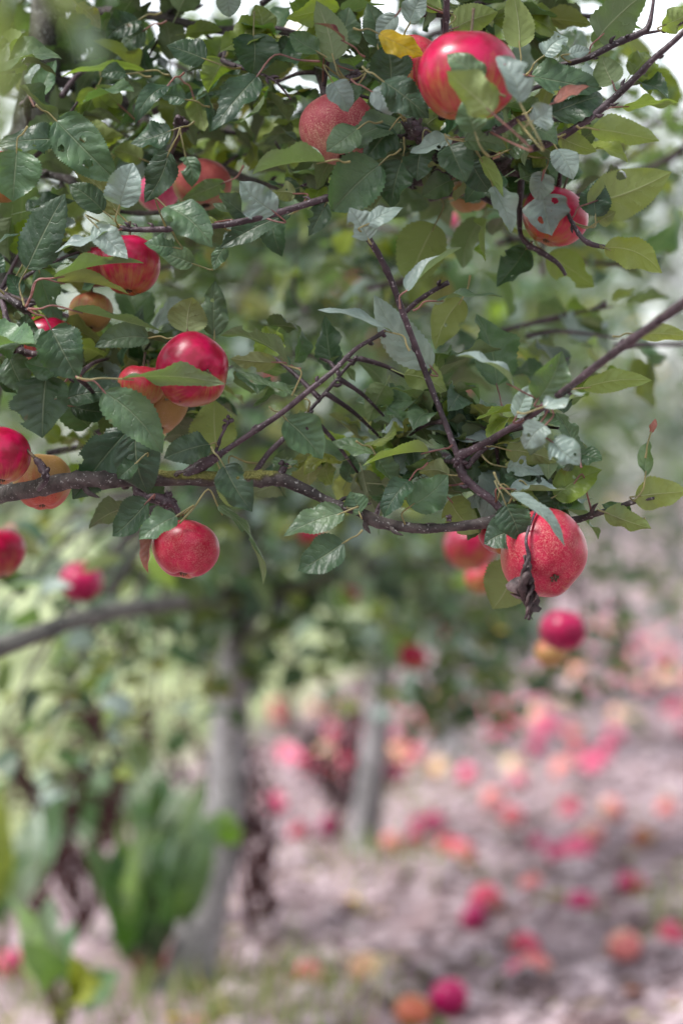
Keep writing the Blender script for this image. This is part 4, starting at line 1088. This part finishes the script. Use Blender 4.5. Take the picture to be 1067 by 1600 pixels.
extra_leaves(TB, limbsB, [(60, 850, 3.6, 10, .06), (110, 820, 4.2, 14, .08), (180, 870, 4.4, 14, .08), (230, 800, 4.5, 14, .09), (320, 880, 4.6, 12, .07), (20, 930, 3.5, 5, .05), (430, 880, 4.6, 22, .09), (430, 800, 4.6, 20, .09), (380, 840, 4.4, 16, .09), (480, 790, 4.6, 22, .1), (560, 850, 4.8, 26, .1), (600, 900, 5.0, 20, .09), (470, 950, 4.9, 14, .07), (520, 980, 5.0, 12, .07), (280, 1000, 4.6, 9, .07), (60, 1010, 4.0, 9, .07), (130, 1020, 4.4, 12, .08), (200, 1040, 4.4, 9, .07), (150, 930, 4.4, 12, .08), (270, 910, 4.5, 12, .07), (240, 1110, 4.3, 6, .06), (20, 1100, 3.9, 8, .07), (70, 930, 4.0, 10, .07), (350, 960, 4.7, 16, .06), (400, 930, 4.7, 20, .06), (420, 985, 4.8, 5, .05), (100, 1080, 4.2, 9, .08), (160, 1130, 4.2, 9, .08), (80, 1150, 4.0, 6, .06), (210, 880, 4.6, 8, .06), (500, 480, 4.6, 30, .14), (560, 640, 4.8, 26, .14), (430, 420, 4.4, 26, .14)], 61)
extra_leaves(TC, limbsC, [(700, 880, 5.6, 34, .1), (780, 920, 5.8, 34, .1), (760, 980, 5.9, 34, .1), (700, 1040, 5.8, 34, .07), (730, 1080, 5.9, 26, .06), (690, 1085, 5.7, 18, .04), (800, 1040, 5.9, 20, .06), (640, 1000, 5.7, 20, .07), (600, 1020, 5.9, 16, .06), (560, 1000, 5.6, 14, .07), (615, 1090, 6.0, 8, .05), (570, 930, 5.6, 22, .08), (830, 1060, 6.2, 14, .07), (840, 960, 6.0, 18, .09), (640, 940, 5.8, 24, .09), (900, 1000, 6.4, 10, .07), (980, 1050, 6.4, 9, .07), (1010, 1060, 6.4, 5, .05), (670, 1090, 6.0, 8, .05), (920, 940, 6.5, 8, .07), (880, 880, 6.6, 12, .1)], 62)
pts = gpath([(800, 985, 16, 6.1), (860, 1000, 13, 6.2), (930, 1025, 10, 6.3), (1000, 1050, 7, 6.4)], 4)
mb = MB(); tube(mb, pts, 8, 5, .1); mb.build('branch', M['bark'], TC)

ordn = ['fourth', 'fifth', 'sixth', 'seventh', 'eighth']
extra = ['half hidden behind the third', 'seen as soft foliage right of centre', 'blurred at the far right of the crowns', 'just a soft green mass down the row', 'farthest of the row']
ys = [8.9, 10.9, 13.0, 15.6, 18.5]
for i, y in enumerate(ys):
    x = row_x(y)
    row_tree((x, y, ground_z(x, y)), 2.5 + .1 * (i % 2), .85, .30, 12, 1100, 50 + i, f'{ordn[i]} apple tree of the row, {extra[i]}', parts=False, leaf=.085)
# the tree row beyond the grass on the left and the belt of trees closing the view
far = [(-1.75, 9.5, 2.6, 1.0), (-2.2, 13.5, 2.8, 1.1), (-1.6, 17, 2.9, 1.2), (-.9, 21, 3.2, 1.4)]
fl = ['apple tree beyond the mown grass, nearest of that row at the left', 'apple tree beyond the mown grass behind the leafy bough at the left', 'blurred apple tree past the end of the mown grass', 'blurred farther apple tree behind the second trunk']
for i, (x, y, h, rd) in enumerate(far):
    row_tree((x, y, 0), h, rd, .34, 12, 1000, 70 + i, fl[i], parts=False, leaf=.10, group='apple trees across the grass')
belt = [(-5.6, 27, 4.6), (-3.9, 28.5, 5.4), (-2.4, 26.5, 4.3), (-.8, 28, 5.2), (.8, 26.5, 5.4), (2.3, 28.5, 6.6), (3.7, 26.8, 5.6), (5.2, 28.2, 6.2), (6.8, 27, 5.6)]
bl = ['outermost tree of the far belt on the left', 'tall tree of the far belt left of the trunks', 'low tree of the far belt left of the second trunk', 'tree of the far belt straight behind the second trunk', 'tree of the far belt behind the middle twigs', 'tallest tree of the far belt right of centre', 'low tree of the far belt over the end of the path', 'tree of the far belt at the right edge of the view', 'outermost tree of the far belt on the right']
for i, (x, y, h) in enumerate(belt):
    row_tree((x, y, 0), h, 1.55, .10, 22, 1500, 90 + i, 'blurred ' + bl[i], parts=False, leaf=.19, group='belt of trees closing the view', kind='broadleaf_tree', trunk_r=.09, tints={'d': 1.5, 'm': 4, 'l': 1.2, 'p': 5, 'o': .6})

# ------------------------------------------------------------------ apples hanging in the trees behind
back = [
 (127, 910, 34, 1.35, A_CRI, 'blurred dark magenta apple hanging above the long bare bough'),
 (737, 852, 44, 1.0, A_RED, 'blurred red apple under the bough left of the large striped apple'),
 (752, 905, 26, 1.1, A_MIX, 'dusky blurred apple just below the one left of the striped apple'),
 (880, 985, 37, 1.1, A_CRI, 'blurred bright magenta apple below the large striped apple'),
 (862, 1020, 26, 1.3, A_ORA, 'blurred orange red apple peeping from under the bright magenta one'),
 (645, 1027, 24, 2.6, A_RED, 'small blurred red apple in the low crown of the third tree'),
 (487, 836, 20, 2.3, A_RED, 'small blurred red apple behind two leaves below the middle of the bough'),
 (300, 948, 18, 3.2, A_COR, 'tiny blurred coral apple left of the slanting trunk under the bare bough'),
 (600, 535, 22, 2.9, A_RED, 'soft red apple blurred between the two crossing twigs'),
 (712, 600, 24, 3.2, A_COR, 'soft red blur of an apple right of the long upright twig'),
 (412, 575, 26, 2.2, A_COR, 'brownish red blurred apple right of the shiny crimson one'),
 (690, 985, 19, 3.6, A_COR, 'small coral apple above the red one in the low crown'),
 (545, 930, 18, 3.0, A_RED, 'little dull red apple between the two trunks under the leaves'),
 (455, 600, 20, 2.8, A_PNK, 'soft pink apple behind the slanting middle twig'),
 (30, 840, 22, 3.4, A_COR, 'faint coral apple beside the red one at the left edge'),
 (540, 440, 22, 3.0, A_COR, 'faint reddish apple behind the upright twig near the middle')]
for (x, y, r_, d, m, lab) in back:
    hanging_apple(x, y, r_, d, m, lab, None, detail=False, group='blurred apples hanging in the trees behind')

# ------------------------------------------------------------------ fallen apples
def fallen(px, py, mat, label, r=.036, dz=0.0):
    q = ground_at(px, py + 6)
    z = ground_z(q.x, q.y)
    k = (mat.name, rnd.randint(0, 2))
    if k not in AM: AM[k] = apple_mesh('fallen_apple', rnd.randint(0, 999), mat, 20, 14, squash=.86)
    o = bpy.data.objects.new('fallen_apple', AM[k]); COL.objects.link(o)
    rr_ = r * rnd.uniform(.9, 1.08)
    o.location = (q.x, q.y, z + rr_ * .78 + dz); o.scale = (rr_,) * 3
    o.rotation_euler = (rnd.uniform(-1.6, 1.6), rnd.uniform(-1.2, 1.2), rnd.uniform(0, 6.28))
    return tag(o, label, 'apple', 'fallen apples on the ground')
FA = [
 (800,1210,A_CRM,'cream coloured fallen apple in the middle of the path'),(838,1196,A_MAG,'pink fallen apple touching the cream one on the path'),
 (655,1285,A_MAG,'left magenta apple of a close pair on the soil right of the thin trunk'),(680,1288,A_MAG,'right magenta apple of a close pair on the soil right of the thin trunk'),
 (612,1330,A_PEA,'peach fallen apple nearest the foot of the thin grey trunk'),(648,1312,A_PNK,'pink fallen apple between the peach one and the coral one'),
 (700,1345,A_COR,'coral red fallen apple in front of the magenta pair'),(722,1352,A_COR,'small coral fallen apple at the right side of a coral red one'),(1004,1315,A_ORA,'orange brown fallen apple alone on the right of the path'),
 (925,1302,A_PEA,'peach fallen apple left of the orange brown one'),(840,1328,A_MAG,'purple pink fallen apple at the left end of a row of three'),
 (872,1348,A_MAG,'middle magenta fallen apple of a row of three'),(903,1350,A_PNK,'rosy fallen apple at the right end of a row of three'),
 (760,1432,A_COR,'coral pink fallen apple pressed against a magenta one on open soil'),(740,1446,A_MAG,'magenta fallen apple at the left of a coral pink one on open soil'),
 (832,1412,A_PEA,'pale peach fallen apple beside a dark hollow in the soil'),(987,1404,A_MAG,'lone magenta fallen apple on the right below the orange brown one'),
 (908,1430,A_MAG,'small purple fallen apple left of the lone magenta one'),(1048,1492,A_COR,'coral red fallen apple at the right edge'),
 (820,1490,A_COR,'coral fallen apple on top of a small heap low on the path'),(836,1524,A_PEA,'peach fallen apple at the front of a small heap low on the path'),(815,1518,A_PNK,'pink fallen apple at the left of a small heap low on the path'),
 (702,1588,A_MAG,'magenta fallen apple at the bottom edge of the view'),(645,1594,A_ORA,'orange fallen apple at the bottom edge of the view'),
 (480,1541,A_COR,'coral fallen apple in the grass right of the slanting trunk'),(515,1298,A_MAG,'dark magenta fallen apple under the dried stalks between the trunks'),
 (466,1312,A_COR,'coral fallen apple left of the dark magenta one between the trunks'),(480,1204,A_COR,'coral fallen apple of the heap between the trunks, at its left'),
 (455,1192,A_PNK,'pink fallen apple at the far left of the heap between the trunks'),(505,1222,A_PNK,'pink fallen apple low in the heap between the trunks'),
 (540,1178,A_PNK,'bright pink fallen apple at the top of the heap between the trunks'),(570,1150,A_COR,'coral fallen apple behind the heap between the trunks'),
 (548,1206,A_COR,'coral fallen apple at the right of the heap beside the thin trunk'),(430,1252,A_PNK,'faint pink fallen apple just right of the slanting trunk'),
 (686,1210,A_CRM,'cream fallen apple right of the thin trunk'),(642,1166,A_PEA,'peach fallen apple right behind the thin trunk'),(630,1198,A_PEA,'peach fallen apple touching the right side of the thin trunk'),
 (58,1357,A_MAG,'magenta fallen apple among the weeds at the left'),(15,1500,A_PNK,'pale pink fallen apple in the lower left corner'),(0,1400,A_COR,'coral fallen apple at the left edge among the weeds'),
 (235,1492,A_COR,'coral fallen apple at the foot of the big dock leaves'),(95,1270,A_PNK,'pink fallen apple behind the dried stalks at the left'),(185,1255,A_PNK,'pink fallen apple seen through the dock leaves'),
 (955,1262,A_PEA,'faint peach fallen apple on the right half of the path'),(890,1258,A_COR,'coral fallen apple left of a faint peach one on the right half'),
 (925,1215,A_PNK,'pink fallen apple on the far right half of the path'),(945,1190,A_PNK,'second pink fallen apple behind it on the far right half'),(905,1180,A_COR,'coral fallen apple at the back left of the pink group on the right'),
 (990,1132,A_CRM,'cream fallen apple far down the path'),(850,1148,A_PNK,'rosy fallen apple far down the left of the path'),(770,1260,A_PEA,'pale peach fallen apple between the magenta pair and the cream one'),
 (800,1272,A_COR,'coral fallen apple in the middle of the path behind the peach ones'),(762,1118,A_PNK,'pink fallen apple under the low crown of the third tree'),(700,1150,A_MAG,'magenta fallen apple under the low crown of the third tree'),
 (1040,1260,A_PEA,'faint peach fallen apple at the right edge of the path'),(730,1230,A_PNK,'pink fallen apple between the cream ones'),(575,1510,A_CRM,'cream windfall half sunk in the soil low in the middle'),(975,1500,A_PEA,'dull peach windfall in front of the lone magenta one')]
for x, y, m, lab in FA: fallen(x, y, m, lab)
PALE_P = apple_material("apple_dusty_pink", (0.60, 0.16, 0.24), (0.52, 0.12, 0.20), (0.68, 0.40, 0.36), 0.7, 0.5, 0.2, 0.5)
mats_f = [(PALE_P, 'dusty pink'), (PALE_P, 'dusty pink'), (A_COR, 'coral'), (A_PEA, 'peach'), (A_PEA, 'peach'), (PALE_P, 'dusty pink'), (A_PNK, 'bright pink'), (A_CRM, 'cream'), (A_MAG, 'magenta')]
r3 = random.Random(101)
zones = [(700, 1090, 1060, 1160, 26, 'the crowded far part of the path', 'fallen apples crowding the far part of the path'),
         (890, 1100, 955, 1060, 40, 'the far end of the path', 'fallen apples near the far end of the path'),
         (420, 640, 1110, 1240, 26, 'the dense drift between the trunks', 'dense drift of windfalls under the row'),
         (640, 900, 1090, 1150, 18, 'the soil under the low crowns', 'windfalls in the shade of the low crowns'),
         (640, 1090, 1165, 1250, 4, 'the open middle of the path', 'windfalls scattered on the middle of the path')]
for xa, xb, ya, yb, n, where, grp in zones:
    for i in range(n):
        x, y = r3.uniform(xa, xb), r3.uniform(ya, yb)
        mt_, cn = r3.choice(mats_f)
        u, v = (x - xa) / (xb - xa), (y - ya) / (yb - ya)
        side = 'far left' if u < .2 else 'left' if u < .4 else 'centre' if u < .6 else 'right' if u < .8 else 'far right'
        dep = 'back' if v < .33 else 'middle' if v < .66 else 'front'
        o = fallen(x, y, mt_, f'blurred {cn} windfall on {where}, {dep} {side}')
        o['group'] = grp

# ------------------------------------------------------------------ weeds under the second tree
def big_leaf(base, tip, w, nrm, tint, r, curl=.7, wave=.26, fold=.3, L=None):
    curl = r.uniform(.5, 1.5)
    base = Vector(base); tip = Vector(tip)
    ax = tip - base; Ln = ax.length; ax.normalize()
    n = Vector(nrm); n = n - ax * n.dot(ax); n.normalize(); sd_ = ax.cross(n)
    V, Fc, UV = leaf_grid(24, 10, Ln, w, curl, fold, wave, r.uniform(-.9, .9), r, .03, .12)
    m3 = Matrix((sd_, ax, n)).transposed()
    mb = MB(); mb.add([base + m3 @ v for v in V], Fc, UV, jit(tint, r))
    return mb
DK = (0.035, 0.085, 0.030, .05); DM = (0.06, 0.13, 0.045, .12); DL = (0.09, 0.20, 0.018, 0.0); DP = (0.16, 0.24, 0.16, .35); DY = (0.17, 0.22, 0.05, 0)
def dock(basepx, leaves, label, seed, D=None):
    r = random.Random(seed)
    q = ground_at(*basepx)
    b = Vector((q.x, q.y, ground_z(q.x, q.y)))
    e = empty('dock_plant', b, label, 'weed', 'broad leaved weeds under the trees')
    for (tx, ty, w, tint, dy, nz) in leaves:
        Dt = q.y + dy
        tip = P(tx, ty, Dt)
        mid = b.lerp(tip, .38) + Vector((0, 0, .02))
        mb = big_leaf(mid, tip, w / F * Dt, (r.gauss(0, .25), -1 * nz, .45), tint, r)
        tube(mb, [(*b, .005), (*(b.lerp(mid, .5) + Vector((0, 0, .015))), .004), (*mid, .003)], 6, 4, tint=(.16, .14, .08, 0))
        mb.build('leaf', M['leaf'], e)
    return e
dock((225, 1510), [(205, 1235, 52, DM, -.1, 1), (235, 1215, 60, DK, -.1, 1), (262, 1200, 62, DM, .0, 1), (292, 1215, 54, DP, -.1, 1), (318, 1205, 44, DP, -.2, 1), (300, 1265, 50, DK, -.15, 1), (372, 1290, 66, DL, -.35, -1), (340, 1262, 40, DM, -.3, 1), (225, 1275, 44, DP, -.3, 1), (262, 1300, 50, DM, -.3, 1), (180, 1320, 58, DK, -.1, 1), (150, 1375, 56, DM, -.15, 1), (215, 1360, 60, DK, -.3, 1), (250, 1370, 46, DK, -.35, 1), (185, 1285, 30, DL, .0, -1), (170, 1430, 52, DK, -.25, 1), (240, 1420, 52, DK, -.3, 1), (130, 1310, 40, DM, .0, 1), (280, 1350, 40, DM, -.3, 1)], 'tall dock plant with broad dark leaves at the foot of the slanting trunk', 1)
dock((90, 1640), [(10, 1395, 46, DP, -.2, 1), (80, 1400, 50, DP, -.1, 1), (120, 1440, 46, DM, .0, 1), (110, 1490, 60, DY, -.25, 1), (50, 1440, 40, DP, -.2, 1), (30, 1470, 60, DM, -.3, 1), (190, 1520, 60, DM, -.1, 1), (150, 1560, 70, DY, -.3, 1)], 'dock plant with pale grey green leaves in the lower left corner', 2)
dock((-20, 1560), [(0, 1225, 45, DY, -.2, 1), (-30, 1190, 60, DM, -.1, 1), (60, 1260, 54, DP, .0, 1), (100, 1230, 48, DM, .1, 1), (60, 1330, 44, DM, -.1, 1), (-30, 1330, 60, DM, -.2, 1)], 'yellowing dock plant at the left edge', 3)
dock((205, 1400), [(120, 1190, 80, DM, .1, 1), (180, 1160, 60, DM, .1, 1), (60, 1210, 70, DP, .2, 1), (240, 1180, 60, DP, .0, 1)], 'smaller dock plant behind the tall one', 4)

def dried_stalk(basepx, tops, label, seed, col=(0.05, .018, .022), fat=1.0):
    r = random.Random(seed)
    q = ground_at(*basepx); b = Vector((q.x, q.y, ground_z(q.x, q.y) - .01))
    e = empty('dried_dock_stalk', b, label, 'dried weed', 'dried seed stalks under the trees')
    for (tx, ty, dy, den) in tops:
        t = P(tx, ty, q.y + dy)
        mid = b.lerp(t, .5) + Vector((r.gauss(0, .03), r.gauss(0, .03), 0))
        mb = MB(); w1 = r.uniform(.02, .05); pts = [(*b, .0055)] + [(*(b.lerp(t, u) + (mid - b.lerp(t, .5)) * math.sin(u * 3.14) + Vector((w1 * math.sin(u * 9 + seed), 0, 0))), .005 - .003 * u) for u in (.2, .4, .6, .8)] + [(*t, .0018)]
        tube(mb, pts, 6, 8, .2, tint=(*col, 0))
        qq = catmull(pts, 7); sb = mb
        for i in range(int(len(qq) * .30), len(qq)):
            for k in range(int(den * max(0, 1 + 2.2 * noise.noise(Vector((i * .23, seed * 3.1, tx)))))):
                c = Vector(qq[i][:3]) + Vector((r.gauss(0, .012), r.gauss(0, .012), r.gauss(0, .012))) * fat
                s = r.uniform(.006, .013) * fat
                d = Vector((r.gauss(0, 1), r.gauss(0, 1), r.gauss(0, 1))).normalized()
                u = d.orthogonal().normalized(); v = d.cross(u)
                sb.add([c - d * s, c + u * s * .7, c + v * s * .7, c - u * s * .7, c - v * s * .7, c + d * s], [(0, 2, 1), (0, 3, 2), (0, 4, 3), (0, 1, 4), (5, 1, 2), (5, 2, 3), (5, 3, 4), (5, 4, 1)])
        sb.build('seed_stem', M['seed'], e, smooth=False)
    return e
m, nt = newmat("dry_seed"); g = NT(nt)
g.out(g.prin(g.mix(g.noise(g.n('ShaderNodeTexCoord').outputs['Object'], 60, 3), (0.022, .008, .010), (.085, .032, .032)), .85, .2))
M['seed'] = m
dried_stalk((120, 1470), [(95, 1035, 0, 9), (135, 1120, .1, 9), (60, 1180, .1, 7), (165, 1000, .0, 5), (105, 1085, .15, 6), (190, 1150, -.1, 5), (30, 1210, .0, 6), (150, 1240, .05, 8)], 'dark dried seed stalks at the left below the bare bough', 1)
dried_stalk((40, 1520), [(5, 1150, 0, 8), (40, 1090, .1, 6)], 'dark dried seed stalk by the left edge', 2)
dried_stalk((255, 1440), [(230, 1040, 0, 3), (262, 1090, .0, 4), (300, 1030, .1, 5), (285, 1130, .05, 5)], 'thin dried stalks left of the slanting trunk', 3)
dried_stalk((395, 1470), [(332, 960, .2, 9), (382, 1180, .1, 6), (415, 1330, .0, 5), (345, 1010, .15, 6), (372, 1120, .1, 3)], 'dark reddish stalks close to the slanting trunk', 4, fat=1.0)
dried_stalk((515, 1330), [(520, 1090, 0, 6), (590, 1010, .2, 5), (600, 1170, .0, 3), (560, 1120, .0, 4)], 'dark dried stalks between the trunks above the pink drift', 5, fat=1.2)
dried_stalk((480, 1240), [(436, 985, 0, 5), (440, 1040, .0, 3)], 'short dark reddish seed stalk standing in the gap between the trunks', 6, fat=1.0)
dried_stalk((575, 1330), [(560, 1150, 0, 5), (640, 1120, .1, 3)], 'dried stalk right at the thin grey trunk', 7)

# ------------------------------------------------------------------ unseen foliage added around and behind the viewpoint to cut frontal sky light
def surround():
    g = np.random.default_rng(404); n = 9000
    a = g.uniform(math.radians(20), math.radians(340), n)           # all round except straight ahead (angle 0 = +y)
    rad = g.uniform(4.2, 6.0, n)
    x = np.sin(a) * rad * .9; y = np.cos(a) * rad
    z = g.beta(1.6, 1.5, n) * 2.7 + .1
    keep = ~((y > 2.0) & (np.abs(x) < y * .34 + 1.2))
    x, y, z = x[keep], y[keep], z[keep]
    lump = np.array([noise.noise(Vector((p, q, r * 1.2)) * .8) for p, q, r in zip(x, y, z)])
    k2 = (lump > -.25) & (z < 2.1 + lump * 2.0)
    x, y, z = x[k2], y[k2], z[k2]; m = len(x)
    ax, nr = rand_leaf_dirs(m, g, .3, .65)
    o = foliage('shading_foliage', np.stack([x, y, z], 1), ax, nr, g.uniform(.16, .26, m), tint_mix(m, g, {'d': 4, 'm': 4, 'l': 1.5, 'o': 1}), TPL_LO, None)
    tag(o, 'unseen mass of foliage added around the viewpoint to darken the frontal light', 'foliage', None, 'stuff')
surround()
